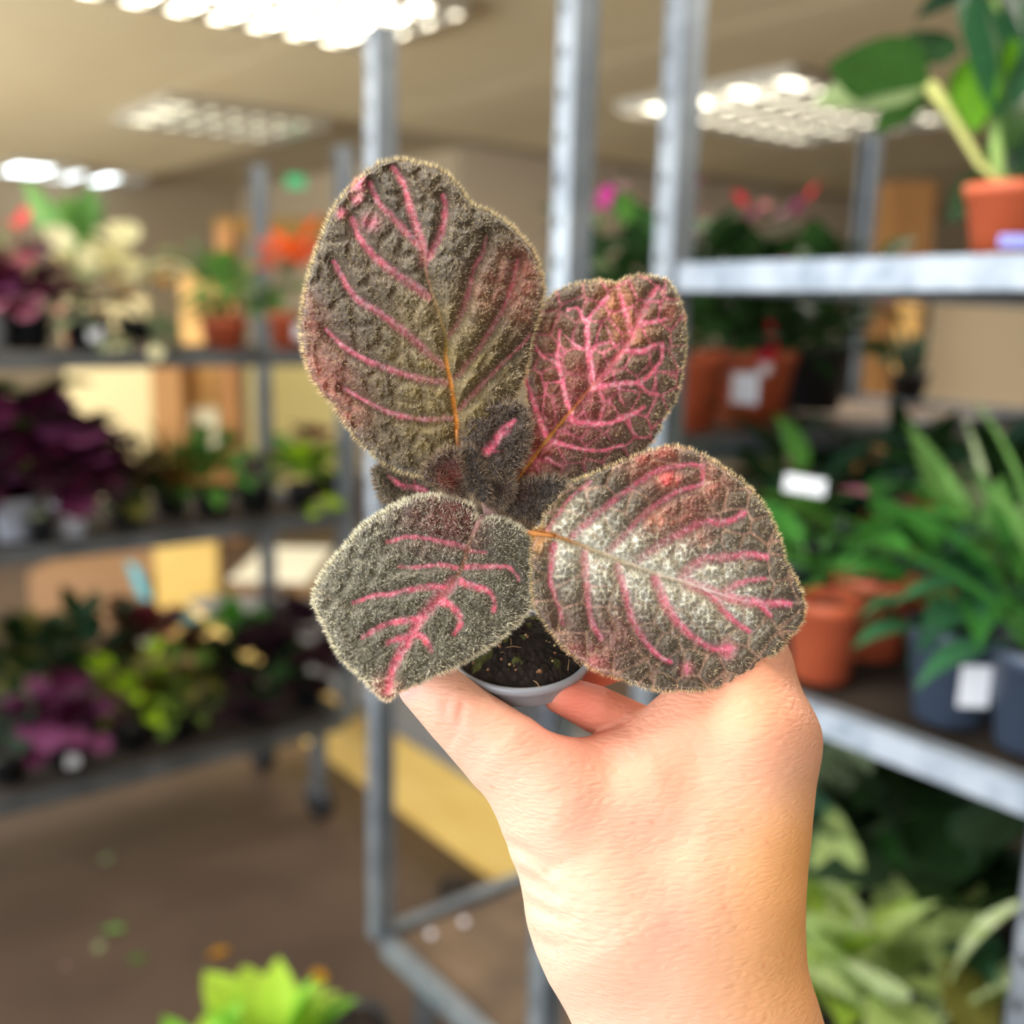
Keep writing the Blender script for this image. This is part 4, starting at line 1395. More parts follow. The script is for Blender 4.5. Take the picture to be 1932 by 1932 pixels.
# ---- the red-netted leaf, upper right
OUT2 = [(967, 919), (975, 880), (990, 830), (996, 780), (995, 740), (989, 699), (989, 664), (999, 636), (1009, 604), (1027, 576), (1049, 552), (1079, 538), (1108, 534), (1136, 530),
        (1161, 536), (1182, 525), (1208, 521), (1238, 523), (1262, 533), (1276, 555), (1286, 580), (1291, 606), (1293, 649), (1288, 686), (1282, 724), (1272, 756), (1253, 786),
        (1240, 816), (1223, 840), (1198, 858), (1168, 877), (1123, 891), (1074, 903), (1024, 908), (990, 912)]
MID2 = [(967, 917), (1009, 860), (1044, 815), (1079, 773), (1123, 721), (1156, 684), (1175, 659), (1193, 632), (1205, 599), (1223, 567), (1240, 542)]
V2 = [([(1123, 721), (1156, 684), (1175, 659), (1193, 632), (1205, 599)], 11, 0.5, 0.6),
      ([(1205, 599), (1223, 567), (1240, 542)], 10, 0.4, 1.0),
      ([(1076, 778), (1066, 748), (1061, 719), (1051, 679), (1054, 649), (1056, 624)], 6.5, 1, 0.8), ([(1051, 684), (1026, 674), (1007, 649)], 5.5, 0.9, 0.7),
      ([(1118, 722), (1113, 684), (1108, 649), (1108, 609), (1123, 585), (1146, 560)], 8, 1, 1), ([(1108, 609), (1101, 603), (1089, 582), (1071, 585)], 6, 0.9, 0.9),
      ([(1108, 655), (1094, 657), (1064, 632)], 5, 0.9, 0.7), ([(1113, 659), (1130, 650), (1152, 642), (1142, 614)], 5.5, 0.9, 0.6), ([(1152, 642), (1165, 660)], 5, 0.9, 0.6),
      ([(1190, 626), (1183, 604), (1175, 575), (1166, 542)], 8, 0.9, 0.7), ([(1205, 607), (1228, 609), (1255, 602)], 7, 1, 1), ([(1173, 661), (1208, 663), (1233, 652), (1248, 649)], 8, 1, 1),
      ([(1118, 731), (1173, 724), (1208, 721), (1233, 699), (1248, 674), (1249, 649)], 8, 1, 0.9), ([(1208, 724), (1225, 743), (1240, 742)], 5, 1, 0.6),
      ([(1071, 788), (1098, 798), (1148, 798), (1193, 781), (1215, 768)], 8, 1, 0.9), ([(1182, 788), (1192, 810), (1200, 822)], 5, 0.9, 0.5),
      ([(1040, 833), (1086, 845), (1131, 850), (1175, 840)], 6, 1, 0.9), ([(1029, 822), (1009, 763), (994, 719), (991, 680)], 7, 1, 0.9), ([(1060, 719), (1040, 722), (1024, 722)], 4.5, 0.9, 0.7),
      ([(1128, 732), (1138, 760), (1130, 798)], 5, 0.8, 0.6), ([(1166, 726), (1170, 750), (1180, 768)], 5, 0.8, 0.5), ([(1030, 726), (1024, 775), (1030, 790)], 4.5, 0.8, 0.5),
      ([(1030, 865), (1060, 880)], 4, 0.8, 0.4)]
T2 = [(1090, 770, 70, lin((170, 50, 72)), 0.45), (1010, 850, 60, lin((150, 20, 20)), 0.9), (1040, 700, 70, C_RUST, 0.5), (1020, 620, 50, C_RUST, 0.6), (1190, 620, 40, lin((190, 110, 60)), 0.6),
      (1160, 560, 40, lin((190, 110, 60)), 0.5), (1120, 720, 40, lin((196, 74, 90)), 0.35), (1000, 790, 35, lin((120, 16, 18)), 0.8), (1262, 590, 18, C_RED, 0.6), (1060, 890, 60, lin((90, 88, 84)), 0.35)]
MC2 = [(0, (198, 128, 44), 1.0), (0.33, (200, 134, 50), 1.0), (0.42, (206, 120, 70), 0.8), (0.6, (220, 120, 120), 0.5), (1, (230, 150, 150), 0.2)]


def dep2(x, y, v):
    s = np.hypot(x - 967, y - 917) / 470.0
    # the half left of the midrib folds toward the viewer less than the right one
    return 45 + 70 * s + 60 * s * s + 0.0016 * v * v


hero_leaf('netted_leaf', OUT2, MID2, V2, dep2, T2, NA=640, NR=150, seed=23, hair=22000, mid_col=MC2, mid_w=5.5, center=(1130, 735), net=0.6, bul=6, base=lin((84, 62, 44)), hair_len=(5, 9),
          label='reddish leaf with a fine net of bright pink veins')

# ---- the broad leaf reaching right
OUT3 = [(1006, 1004), (1023, 992), (1030, 968), (1047, 936), (1076, 913), (1119, 895), (1165, 875), (1200, 861), (1235, 849), (1270, 842), (1305, 850), (1334, 863), (1365, 884), (1394, 904),
        (1421, 930), (1444, 959), (1458, 988), (1473, 1023), (1481, 1058), (1499, 1092), (1513, 1124), (1517, 1153), (1507, 1182), (1484, 1205), (1473, 1223), (1447, 1240), (1430, 1253),
        (1420, 1268), (1394, 1278), (1378, 1290), (1348, 1295), (1328, 1301), (1287, 1300), (1247, 1302), (1206, 1292), (1168, 1278), (1136, 1269), (1105, 1252), (1067, 1223), (1034, 1182),
        (1010, 1142), (1004, 1095), (1004, 1052), (1004, 1023)]
MID3 = [(1004, 1006), (1030, 1006), (1073, 1020), (1125, 1040), (1183, 1063), (1241, 1084), (1299, 1101), (1357, 1121), (1415, 1136), (1487, 1139)]
V3 = [([(1299, 1101), (1357, 1121), (1415, 1136), (1487, 1139)], 15, 0.5, 1.0), ([(1415, 1136), (1429, 1140), (1455, 1162)], 9, 0.9, 0.9),
      ([(1081, 1011), (1142, 956), (1200, 913), (1235, 890), (1284, 878), (1328, 878)], 9, 0.5, 0.75), ([(1150, 1040), (1194, 991), (1241, 950), (1279, 927), (1322, 913), (1325, 884)], 9, 0.3, 0.8),
      ([(1200, 1061), (1241, 1029), (1284, 1006), (1328, 985), (1371, 985), (1403, 968)], 12, 0.2, 1.0), ([(1287, 1087), (1322, 1058), (1371, 1052), (1415, 1046), (1444, 1052)], 13, 0.4, 1.0),
      ([(1365, 1117), (1400, 1098), (1441, 1092)], 10, 0.7, 1.0), ([(1328, 1113), (1351, 1133), (1371, 1159), (1394, 1179), (1412, 1191)], 11, 0.7, 1.0),
      ([(1235, 1090), (1252, 1133), (1273, 1168), (1305, 1200), (1342, 1223), (1371, 1226)], 12, 0.6, 1.0), ([(1165, 1069), (1180, 1124), (1192, 1168), (1212, 1203), (1241, 1237), (1264, 1249)], 10, 0.5, 0.9),
      ([(1102, 1040), (1105, 1090), (1110, 1139), (1116, 1174), (1134, 1206)], 10, 0.45, 0.7), ([(1044, 1029), (1041, 1058), (1038, 1095), (1050, 1133), (1061, 1177)], 8, 0.9, 0.5),
      ([(1030, 1004), (1050, 975), (1075, 940), (1115, 908)], 6, 0.4, 0.6)]
T3 = [(1220, 870, 40, C_RED, 0.7), (1260, 850, 22, C_RED, 0.8), (1262, 905, 18, lin((226, 90, 90)), 0.9), (1340, 910, 40, C_RED, 0.5), (1290, 975, 45, C_RED, 0.55), (1240, 985, 30, lin((196, 90, 60)), 0.5),
      (1325, 1020, 16, C_RED, 0.7), (1372, 1224, 15, C_PINK, 0.95), (1296, 1263, 12, C_PINK, 0.7), (1125, 1262, 30, lin((180, 96, 96)), 0.8), (1090, 1235, 26, lin((170, 92, 92)), 0.7),
      (1045, 950, 28, C_OLIVE, 0.85), (1020, 1015, 30, lin((176, 116, 40)), 0.8), (1170, 1190, 50, lin((150, 84, 80)), 0.4), (1050, 1180, 40, lin((130, 80, 76)), 0.35)]
MC3 = [(0, (196, 124, 48), 1.0), (0.14, (180, 124, 70), 0.9), (0.26, (200, 176, 130), 0.5), (0.7, (240, 226, 220), 0.7), (1, (230, 140, 170), 0.1)]


def dep3(x, y, v):
    a = (x - 1005) / 500.0
    b = (y - (1006 + (x - 1005) * 0.28)) / 280.0          # below the midrib is positive
    return 14 - 30 * a + 70 * a * a - 62 * b + 26 * b * b


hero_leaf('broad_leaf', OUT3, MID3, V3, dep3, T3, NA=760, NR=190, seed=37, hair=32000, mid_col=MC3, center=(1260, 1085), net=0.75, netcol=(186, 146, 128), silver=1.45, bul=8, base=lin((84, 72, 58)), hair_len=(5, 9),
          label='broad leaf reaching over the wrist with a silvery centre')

# ---- the leaf drooping toward the viewer
OUT4 = [(899, 982), (893, 962), (881, 950), (850, 940), (816, 936), (777, 941), (746, 955), (718, 971), (684, 994), (658, 1025), (635, 1051), (614, 1077), (598, 1108), (593, 1134), (604, 1160),
        (617, 1185), (630, 1214), (645, 1240), (674, 1268), (697, 1291), (722, 1316), (737, 1317), (751, 1304), (782, 1291), (816, 1273), (855, 1258), (894, 1235), (932, 1211), (963, 1185),
        (989, 1160), (1007, 1128), (1018, 1095), (1024, 1066), (1022, 1040), (1005, 1017), (976, 994), (945, 980), (920, 979), (907, 988)]
MID4 = [(903, 985), (888, 1017), (873, 1066), (852, 1100), (829, 1128), (798, 1160), (782, 1188), (769, 1214), (749, 1242), (736, 1276), (730, 1304)]
V4 = [([(852, 1100), (829, 1128), (798, 1160), (782, 1188), (769, 1214), (749, 1242), (736, 1276), (730, 1304)], 15, 0.6, 1.0),
      ([(878, 1033), (855, 1028), (811, 1017), (772, 1013), (730, 1022)], 7, 0.6, 0.8), ([(862, 1072), (829, 1065), (790, 1070), (751, 1069)], 6, 0.8, 0.6),
      ([(842, 1108), (803, 1108), (772, 1113), (736, 1121), (699, 1126), (666, 1139)], 8, 0.9, 0.9), ([(793, 1167), (767, 1170), (730, 1178), (702, 1191), (684, 1203)], 9, 1, 0.8),
      ([(767, 1203), (746, 1206), (730, 1214)], 10, 1, 0.9), ([(878, 1069), (912, 1070), (953, 1069), (969, 1079), (979, 1095)], 7, 0.8, 0.9), ([(868, 1097), (888, 1105), (919, 1115), (932, 1134), (930, 1152)], 9, 0.9, 1),
      ([(829, 1134), (847, 1139), (865, 1160), (868, 1178), (857, 1196)], 10, 1, 1), ([(785, 1196), (798, 1203), (813, 1227)], 10, 1, 0.9), ([(888, 1040), (919, 1043)], 6, 0.8, 0.6)]
T4 = [(870, 985, 60, C_MAROON, 0.9), (800, 985, 60, C_MAROON, 0.6), (840, 955, 40, lin((110, 44, 30)), 0.6), (730, 1300, 24, lin((200, 120, 110)), 0.7)]
MC4 = [(0, (150, 84, 78), 0.9), (0.25, (140, 86, 56), 0.9), (0.42, (170, 84, 90), 0.8), (0.6, (220, 90, 130), 0.3), (1, (236, 130, 160), 0.0)]


def dep4(x, y, v):
    t = ((903 - x) * 0.47 + (y - 985) * 0.88) / 360.0
    return -2 - 62 * t - 50 * t * t + 0.0009 * v * v + np.where(x > 900, 0.0009 * (x - 900) ** 2, 0)


hero_leaf('drooping_leaf', OUT4, MID4, V4, dep4, T4, NA=680, NR=160, seed=51, hair=44000, mid_col=MC4, center=(815, 1115), net=0.0, bul=5, quilt=0.7, base=lin((92, 88, 74)), hair_len=(6, 11), hair_col=(216, 212, 192),
          pebble=1.2, label='downy leaf drooping toward the viewer with a hot pink midrib')

# ---- young leaves at the crown
CDK = lin((50, 36, 30))


def small(name, out, mid, veins, z0, tilt, tints=(), seed=90, base=CDK, hair=7000, cup=0.002, hl=(7, 13), hc=(138, 122, 104), label=None, mw=4.0):
    x0, y0 = mid[0]

    def dep(x, y, v):
        return z0 + tilt[0] * (x - x0) + tilt[1] * (y - y0) + cup * v * v
    return hero_leaf(name, out, mid, veins, dep, list(tints), NA=240, NR=50, seed=seed, hair=hair, base=base, net=0.0, bul=5, quilt=0.7, mid_w=mw, hair_len=hl, hair_col=hc, label=label)


small('young_leaf', [(917, 872), (885, 850), (874, 830), (874, 808), (885, 786), (908, 770), (935, 761), (965, 758), (987, 766), (999, 788), (1000, 816), (997, 843), (984, 873), (965, 893), (942, 901), (922, 890)],
      [(917, 868), (933, 834), (949, 813), (969, 795), (985, 772)], [([(919, 852), (933, 834), (949, 813), (970, 794)], 11, 0.9, 0.9), ([(918, 853), (950, 851)], 4, 0.8, 0.3), ([(936, 828), (958, 812), (950, 822)], 9, 0.9, 0.4)],
      2, (0.05, -0.12), seed=91, hair=6500, label='young leaf with a violet pink flash in the middle')
small('young_leaf', [(874, 912), (866, 880), (863, 856), (870, 846), (884, 841), (899, 845), (909, 858), (918, 878), (926, 905), (930, 930), (920, 946), (905, 945), (893, 932)],
      [(905, 940), (897, 905), (886, 862), (882, 848)], [], -14, (0.1, -0.1), seed=92, base=lin((44, 38, 42)), hair=5500, cup=0.03, label='folded velvety grey leaf bud')
small('young_leaf', [(884, 936), (858, 935), (828, 918), (803, 902), (800, 888), (817, 866), (839, 850), (858, 850), (869, 868), (873, 890), (876, 912)],
      [(882, 930), (860, 905), (835, 885), (812, 880)], [], -4, (0.1, 0.1), [(848, 890, 26, lin((96, 20, 18)), 0.9), (850, 902, 20, lin((150, 60, 56)), 0.8)], seed=93, hair=4500, cup=-0.004)
small('young_leaf', [(821, 925), (798, 902), (771, 891), (737, 877), (714, 878), (704, 893), (710, 915), (716, 934), (732, 949), (760, 942), (794, 938)],
      [(818, 926), (790, 922), (757, 916), (735, 900), (714, 888)], [([(800, 925), (775, 920), (757, 916), (735, 900)], 9, 0.9, 0.9), ([(768, 918), (764, 900)], 4, 0.8, 0.5), ([(785, 921), (780, 905)], 4, 0.8, 0.5)],
      50, (0.0, 0.1), seed=94, base=lin((80, 74, 54)), hair=6000, label='small leaf peeping out behind the drooping one')
small('young_leaf', [(950, 955), (958, 928), (975, 916), (1000, 905), (1040, 900), (1066, 908), (1054, 948), (1026, 980), (990, 980), (965, 972)],
      [(952, 950), (985, 940), (1035, 925)], [], 30, (0.0, 0.0), [(985, 930, 26, lin((70, 26, 30)), 0.7)], seed=95, base=lin((50, 42, 40)), hair=4500, cup=0.004)
small('young_leaf', [(920, 948), (915, 915), (925, 890), (945, 884), (966, 900), (968, 925), (955, 948), (938, 958)],
      [(925, 950), (940, 920), (955, 895)], [], 8, (0.0, 0.0), [(945, 920, 20, lin((60, 16, 20)), 0.7)], seed=96, base=lin((48, 38, 40)), hair=5000, cup=0.004)

# ---- stem and leaf stalks
M_STALK = mat('downy_stalk', (150, 100, 96), 0.7, noise=(300, (176, 140, 136), 0.4, 0.6), sheen=0.5)
M_STALK_O = mat('amber_stalk', (186, 122, 52), 0.6, noise=(300, (160, 100, 44), 0.4, 0.6))


def hstalk(pts, r, m, name='stem'):
    P = np.vstack([unproj(x, y, z) for (x, y, z) in pts])
    S_ = spline(P, 14)
    rad = np.interp(np.linspace(0, 1, 14), np.linspace(0, 1, len(r)), r) * PXM
    mb = MB()
    mb.tube([tuple(p) for p in hlocal(S_)], list(rad), 9)
    return link(name, mb.mesh(name, m, True), hero_root)


hstalk([(935, 1190, 112), (932, 1100, 84), (930, 1000, 45), (920, 950, 20), (915, 925, 12)], [20, 19, 17, 14, 10], M_STALK, 'stem')
hstalk([(935, 1010, 42), (912, 980, 12), (902, 988, -1), (890, 1014, -6)], [10, 10, 9, 5], M_STALK, 'stalk')
hstalk([(932, 985, 44), (970, 1000, 30), (1004, 1006, 14), (1045, 1012, 8)], [8, 6.5, 6, 3], M_STALK_O, 'stalk')
hstalk([(925, 960, 40), (950, 935, 40), (968, 916, 42), (985, 893, 44)], [9, 8, 6, 3], M_STALK_O, 'stalk')
hstalk([(915, 950, 38), (885, 900, 36), (866, 850, 20), (862, 810, 12)], [9, 8, 7, 3], M_STALK_O, 'stalk')

# ---- clear plastic pot: axis tipped a little toward the viewer
pc = unproj(980, 1222, 108)[0]
ax_up = np.array([0, -0.26, 0.966])
ax_up /= np.linalg.norm(ax_up)
PR = 146 * PXM
bx_ = np.cross(np.array([0, 1.0, 0]), ax_up)
bx_ /= np.linalg.norm(bx_)
by_ = np.cross(ax_up, bx_)
RM = Matrix([[bx_[0], by_[0], ax_up[0]], [bx_[1], by_[1], ax_up[1]], [bx_[2], by_[2], ax_up[2]]]).to_4x4()
M_POTC = bpy.data.materials.new('clear_grey_plastic')
M_POTC.use_nodes = True
nt = M_POTC.node_tree
bs = nt.nodes['Principled BSDF']
bs.inputs['Base Color'].default_value = (*lin((176, 182, 190)), 1)
bs.inputs['Roughness'].default_value = 0.25
tr = nt.nodes.new('ShaderNodeBsdfTransparent')
tr.inputs['Color'].default_value = (0.8, 0.82, 0.84, 1)
mx = nt.nodes.new('ShaderNodeMixShader')
mx.inputs[0].default_value = 0.16
nt.links.new(tr.outputs[0], mx.inputs[1])
nt.links.new(bs.outputs[0], mx.inputs[2])
nt.links.new(mx.outputs[0], nt.nodes['Material Output'].inputs['Surface'])
mb = MB()
hp = 0.040
mb.lathe([(0.001, -hp), (PR * 0.52, -hp), (PR * 0.72, -0.012), (PR * 0.9, -0.005), (PR * 0.885, -0.005), (PR * 0.705, -0.012), (PR * 0.5, -hp + 0.0012), (0.001, -hp + 0.0012)], 56)
po = link('pot', mb.mesh('pot', M_POTC, True), hero_root)
po.matrix_local = Matrix.Translation(Vector((pc - np.array(hero_root.location)).tolist())) @ RM
po['label'] = 'small clear plastic pot'
mb = MB()
mb.lathe([(PR * 0.9, -0.0065), (PR * 0.95, -0.0024), (PR * 0.995, -0.0018), (PR, -0.0006), (PR * 0.985, 0.0004), (PR * 0.93, 0.0002), (PR * 0.905, -0.006)], 64)
rim_o = link('rim', mb.mesh('rim', mat('grey_plastic_rim', (136, 140, 148), 0.35), True), po)
# soil: crumbly mound
n = 110
gx, gy = np.meshgrid(np.linspace(-1, 1, n), np.linspace(-1, 1, n))
R_ = np.hypot(gx, gy)
sq = np.maximum(np.abs(gx), np.abs(gy))
k_ = np.where(R_ > 0, sq / np.maximum(R_, 1e-6), 0)
sx, sy = gx * k_ * PR * 0.93, gy * k_ * PR * 0.93
Pq = np.stack([sx.ravel(), sy.ravel()], 1) / PXM + 500
w1, w2, wv = worley(Pq, 9, 5)
w3, w4, wv2 = worley(Pq, 22, 8)
hz = (np.clip(1 - w1 ** 2 * 1.4, 0, 1) * 5 * (0.4 + wv) + np.clip(1 - w3 ** 2, 0, 1) * 6 * wv2) * PXM
hz *= np.clip((1 - sq.ravel()) * 12, 0.2, 1)
hz += (1 - sq.ravel() ** 2) * 0.008 - 0.0025
SV = np.stack([sx.ravel(), sy.ravel(), hz], 1)
ix = np.arange(n * n).reshape(n, n)
SF = np.stack([ix[:-1, :-1], ix[:-1, 1:], ix[1:, 1:], ix[1:, :-1]], -1).reshape(-1, 4)
sc_ = lin((30, 23, 18))[None] * (0.5 + 1.0 * wv)[:, None]
moss = (vnoise(Pq, 26, 3) > 0.74)[:, None] & (wv2 > 0.4)[:, None]
sc_ = np.where(moss, lin((62, 66, 30))[None] * (0.5 + wv)[:, None], sc_)
so = link('soil', bulk('soil', SV, SF, attrmat('peat_soil', 0.95, 0, 0, 0.3), True, {'Col': sc_}), po)
so['kind'] = 'stuff'
# grit and fibres on the soil
rg = random.Random(3)
grit_me = MB()
grit_me.lathe([(0.0003, -0.4), (0.35, -0.2), (0.5, 0.1), (0.3, 0.4), (0.0003, 0.5)], 6)
gm1 = grit_me.mesh('grit', mat('grit', (150, 128, 84), 0.7), True)
gm2 = grit_me.mesh('grit', mat('brown_grit', (106, 70, 40), 0.7), True)
for k in range(26):
    a = rg.uniform(-2.9, -0.2)
    r = PR * 0.92 * math.sqrt(rg.uniform(0.05, 0.95))
    o = link('grit', rg.choice((gm1, gm2)), po, (r * math.cos(a), r * math.sin(a), 0.0018 + 0.008 * (1 - (r / PR) ** 2)), (rg.uniform(0, 3), rg.uniform(0, 3), 0))
    s = rg.uniform(5, 11) * PXM
    o.scale = (s, s * 0.8, s)
M_FIB = mat('peat_fibre', (120, 92, 56), 0.8)
for k in range(22):
    a = rg.uniform(-3.0, -0.1)
    r = PR * 0.95 * math.sqrt(rg.uniform(0.1, 1))
    p0 = np.array([r * math.cos(a), r * math.sin(a), 0.0016 + 0.008 * (1 - (r / PR) ** 2)])
    d = np.array([rg.uniform(-1, 1), rg.uniform(-1, 1), rg.uniform(-0.1, 0.4)])
    L = rg.uniform(10, 32) * PXM
    mb = MB()
    mb.tube([p0, p0 + d * L * 0.5 + np.array([0, 0, 3 * PXM]), p0 + d * L], 1.0 * PXM, 4)
    link('fibre', mb.mesh('fibre', M_FIB, True), po)

# ================================================================== the hand
ST = 6.0
X0, X1, Y0, Y1, Z0, Z1 = 690, 1640, 1130, 2110, -170, 430
gx = np.arange(X0, X1, ST, dtype=np.float32)
gy = np.arange(Y0, Y1, ST, dtype=np.float32)
gz = np.arange(Z0, Z1, ST, dtype=np.float32)
GX, GY, GZ = np.meshgrid(gx, gy, gz, indexing='ij')
GX, GY, GZ = GX.ravel(), GY.ravel(), GZ.ravel()


def cone(a, b, ra, rb, zs=1.0):
    """rounded cone between two points given as (x, y, z); zs > 1 flattens it in depth"""
    d = np.array([b[0] - a[0], b[1] - a[1], (b[2] - a[2]) * zs])
    px, py, pz = GX - a[0], GY - a[1], (GZ - a[2]) * zs
    t = np.clip((px * d[0] + py * d[1] + pz * d[2]) / (d @ d), 0, 1)
    q = np.sqrt((px - t * d[0]) ** 2 + (py - t * d[1]) ** 2 + (pz - t * d[2]) ** 2)
    return (q - (ra + (rb - ra) * t)).astype(np.float32)


def smin(a, b, k):
    h = np.clip(0.5 + 0.5 * (b - a) / k, 0, 1)
    return b + (a - b) * h - k * h * (1 - h)


def chain(pts, zs=1.0):
    d = None
    for (a, b) in zip(pts[:-1], pts[1:]):
        c = cone(a[:3], b[:3], a[3], b[3], zs)
        d = c if d is None else np.minimum(d, c)
    return d


# forearm and wrist
D = chain([(1400, 2200, 60, 225), (1330, 1950, 50, 222), (1262, 1775, 42, 232)], 1.45)
# heel of the thumb and thumb metacarpal
D = smin(D, chain([(1180, 1760, 10, 160), (1082, 1610, 0, 112), (1040, 1500, -2, 100)], 1.15), 40)
# back of the hand
D = smin(D, chain([(1300, 1770, 50, 200), (1330, 1590, 55, 178), (1370, 1450, 62, 148)], 1.35), 50)
D = smin(D, chain([(1150, 1710, 14, 150), (1185, 1560, 24, 118), (1230, 1490, 40, 100)], 1.2), 50)
D = smin(D, chain([(1060, 1545, -2, 96), (1130, 1540, 12, 104), (1210, 1530, 32, 116)], 1.15), 55)
# index metacarpal and its knuckle
D = smin(D, chain([(1400, 1760, 40, 108), (1430, 1560, 40, 102), (1436, 1405, 46, 112)], 1.0), 40)
# thumb
D = smin(D, chain([(1060, 1515, -4, 96), (955, 1424, -6, 84), (866, 1348, -2, 66), (806, 1290, 18, 57), (776, 1256, 34, 46)], 1.0), 30)
# web between thumb and index finger
D = smin(D, chain([(1030, 1490, 6, 84), (1120, 1474, 34, 84), (1210, 1452, 60, 92), (1310, 1400, 72, 100)], 1.25), 34)
D = smin(D, chain([(1290, 1420, 66, 95), (1372, 1310, 84, 92), (1404, 1262, 96, 88)], 1.1), 40)
# index finger: over the knuckle and away behind the broad leaf, curling back to the pot
D = smin(D, chain([(1438, 1402, 46, 108), (1404, 1270, 92, 90), (1372, 1200, 132, 76)], 1.0), 26)
IDX = chain([(1374, 1204, 134, 74), (1345, 1175, 195, 62), (1270, 1190, 262, 54), (1170, 1235, 262, 48), (1110, 1262, 238, 42)], 1.0)
D = smin(D, IDX, 12)
# middle finger: the tip shows between thumb and web, pressing the pot
MIDF = chain([(1420, 1440, 130, 96), (1440, 1330, 250, 72), (1400, 1400, 330, 62), (1300, 1432, 262, 55), (1205, 1378, 138, 49), (1120, 1336, 74, 45), (1058, 1310, 54, 37)], 1.0)
D = smin(D, MIDF, 12)
# ring and little finger folded behind the palm
D = smin(D, chain([(1400, 1540, 150, 92), (1430, 1450, 290, 68), (1350, 1500, 350, 58), (1240, 1480, 270, 50), (1170, 1420, 190, 42)], 1.0), 12)
D = smin(D, chain([(1370, 1640, 150, 88), (1400, 1590, 280, 60), (1320, 1600, 320, 50), (1230, 1580, 260, 44), (1180, 1530, 200, 36)], 1.0), 12)
# creases at the heel of the thumb and behind the thumb knuckle (grooves a millimetre or so deep)


def groove(pts, depth, wd):
    global D
    d = None
    for (a, b) in zip(pts[:-1], pts[1:]):
        c = cone((a[0], a[1], -60), (b[0], b[1], -60), 0.0, 0.0, 0.25)
        d = c if d is None else np.minimum(d, c)
    D = D + depth * np.exp(-(d / wd) ** 2)


groove([(955, 1592), (1000, 1612), (1040, 1640)], 15, 12)
groove([(965, 1640), (1005, 1662), (1050, 1690)], 13, 12)
groove([(985, 1700), (1030, 1722), (1075, 1735)], 10, 12)
groove([(1000, 1770), (1050, 1790)], 7, 12)
groove([(812, 1395), (838, 1360), (846, 1325)], 5, 7)
groove([(842, 1412), (866, 1372), (872, 1330)], 5, 7)
groove([(828, 1405), (850, 1368)], 4, 6)
NXg, NYg, NZg = len(gx), len(gy), len(gz)
F = D.reshape(NXg, NYg, NZg)


def surface_nets(F):
    ins = F < 0
    nx, ny, nz = F.shape
    c = np.zeros((nx - 1, ny - 1, nz - 1), np.int8)
    for i in (0, 1):
        for j in (0, 1):
            for k in (0, 1):
                c += ins[i:nx - 1 + i, j:ny - 1 + j, k:nz - 1 + k]
    act = (c > 0) & (c < 8)
    ids = np.full(act.shape, -1, np.int64)
    I = np.argwhere(act)
    ids[act] = np.arange(len(I))
    acc = np.zeros((len(I), 3))
    cnt = np.zeros(len(I))
    corners = [(i, j, k) for i in (0, 1) for j in (0, 1) for k in (0, 1)]
    val = {q: F[I[:, 0] + q[0], I[:, 1] + q[1], I[:, 2] + q[2]] for q in corners}
    for a in corners:
        for ax in range(3):
            if a[ax] == 0:
                b = list(a)
                b[ax] = 1
                b = tuple(b)
                fa_, fb_ = val[a], val[b]
                m = (fa_ < 0) != (fb_ < 0)
                t = np.where(m, fa_ / np.where(m, fa_ - fb_, 1), 0)
                p = np.array(a, float)[None] + np.zeros((len(I), 1))
                p[:, ax] = t
                acc[m] += p[m]
                cnt[m] += 1
    V = I + acc / cnt[:, None]
    quads = []
    for ax in range(3):
        o1, o2 = [(1, 2), (2, 0), (0, 1)][ax]
        sl0 = [slice(None)] * 3
        sl1 = [slice(None)] * 3
        sl0[ax] = slice(0, -1)
        sl1[ax] = slice(1, None)
        a = ins[tuple(sl0)]
        b = ins[tuple(sl1)]
        E = np.argwhere(a != b)
        sign = a[a != b]
        ok = (E[:, o1] > 0) & (E[:, o2] > 0) & (E[:, o1] < F.shape[o1] - 1) & (E[:, o2] < F.shape[o2] - 1)
        E, sign = E[ok], sign[ok]

        def cell(d1, d2):
            q = E.copy()
            q[:, o1] -= d1
            q[:, o2] -= d2
            return ids[q[:, 0], q[:, 1], q[:, 2]]
        q = np.stack([cell(1, 1), cell(0, 1), cell(0, 0), cell(1, 0)], 1)
        q[~sign] = q[~sign][:, ::-1]
        quads.append(q)
    return V, np.vstack(quads)


HV, HF = surface_nets(F)
HP = np.stack([X0 + HV[:, 0] * ST, Y0 + HV[:, 1] * ST, Z0 + HV[:, 2] * ST], 1)
# a few smoothing passes over the net
ea = np.concatenate([HF[:, 0], HF[:, 1], HF[:, 2], HF[:, 3]])
eb = np.concatenate([HF[:, 1], HF[:, 2], HF[:, 3], HF[:, 0]])
for _ in range(2):
    s = np.zeros_like(HP)
    c = np.zeros(len(HP))
    np.add.at(s, ea, HP[eb])
    np.add.at(s, eb, HP[ea])
    np.add.at(c, ea, 1)
    np.add.at(c, eb, 1)
    HP = 0.45 * HP + 0.55 * s / c[:, None]
HW = unproj(HP[:, 0], HP[:, 1], HP[:, 2])
# skin colour: paler back of hand, pinker knuckles, fingertip and thumb; freckles
xy = HP[:, :2]
skin = np.repeat(lin((224, 174, 150))[None], len(HP), 0)


def blush_shade(x, y, r, c, s):
    global skin
    k = (np.exp(-((xy[:, 0] - x) ** 2 + (xy[:, 1] - y) ** 2) / (r * r)) * s)[:, None]
    skin = skin * (1 - k) + lin(c)[None] * k


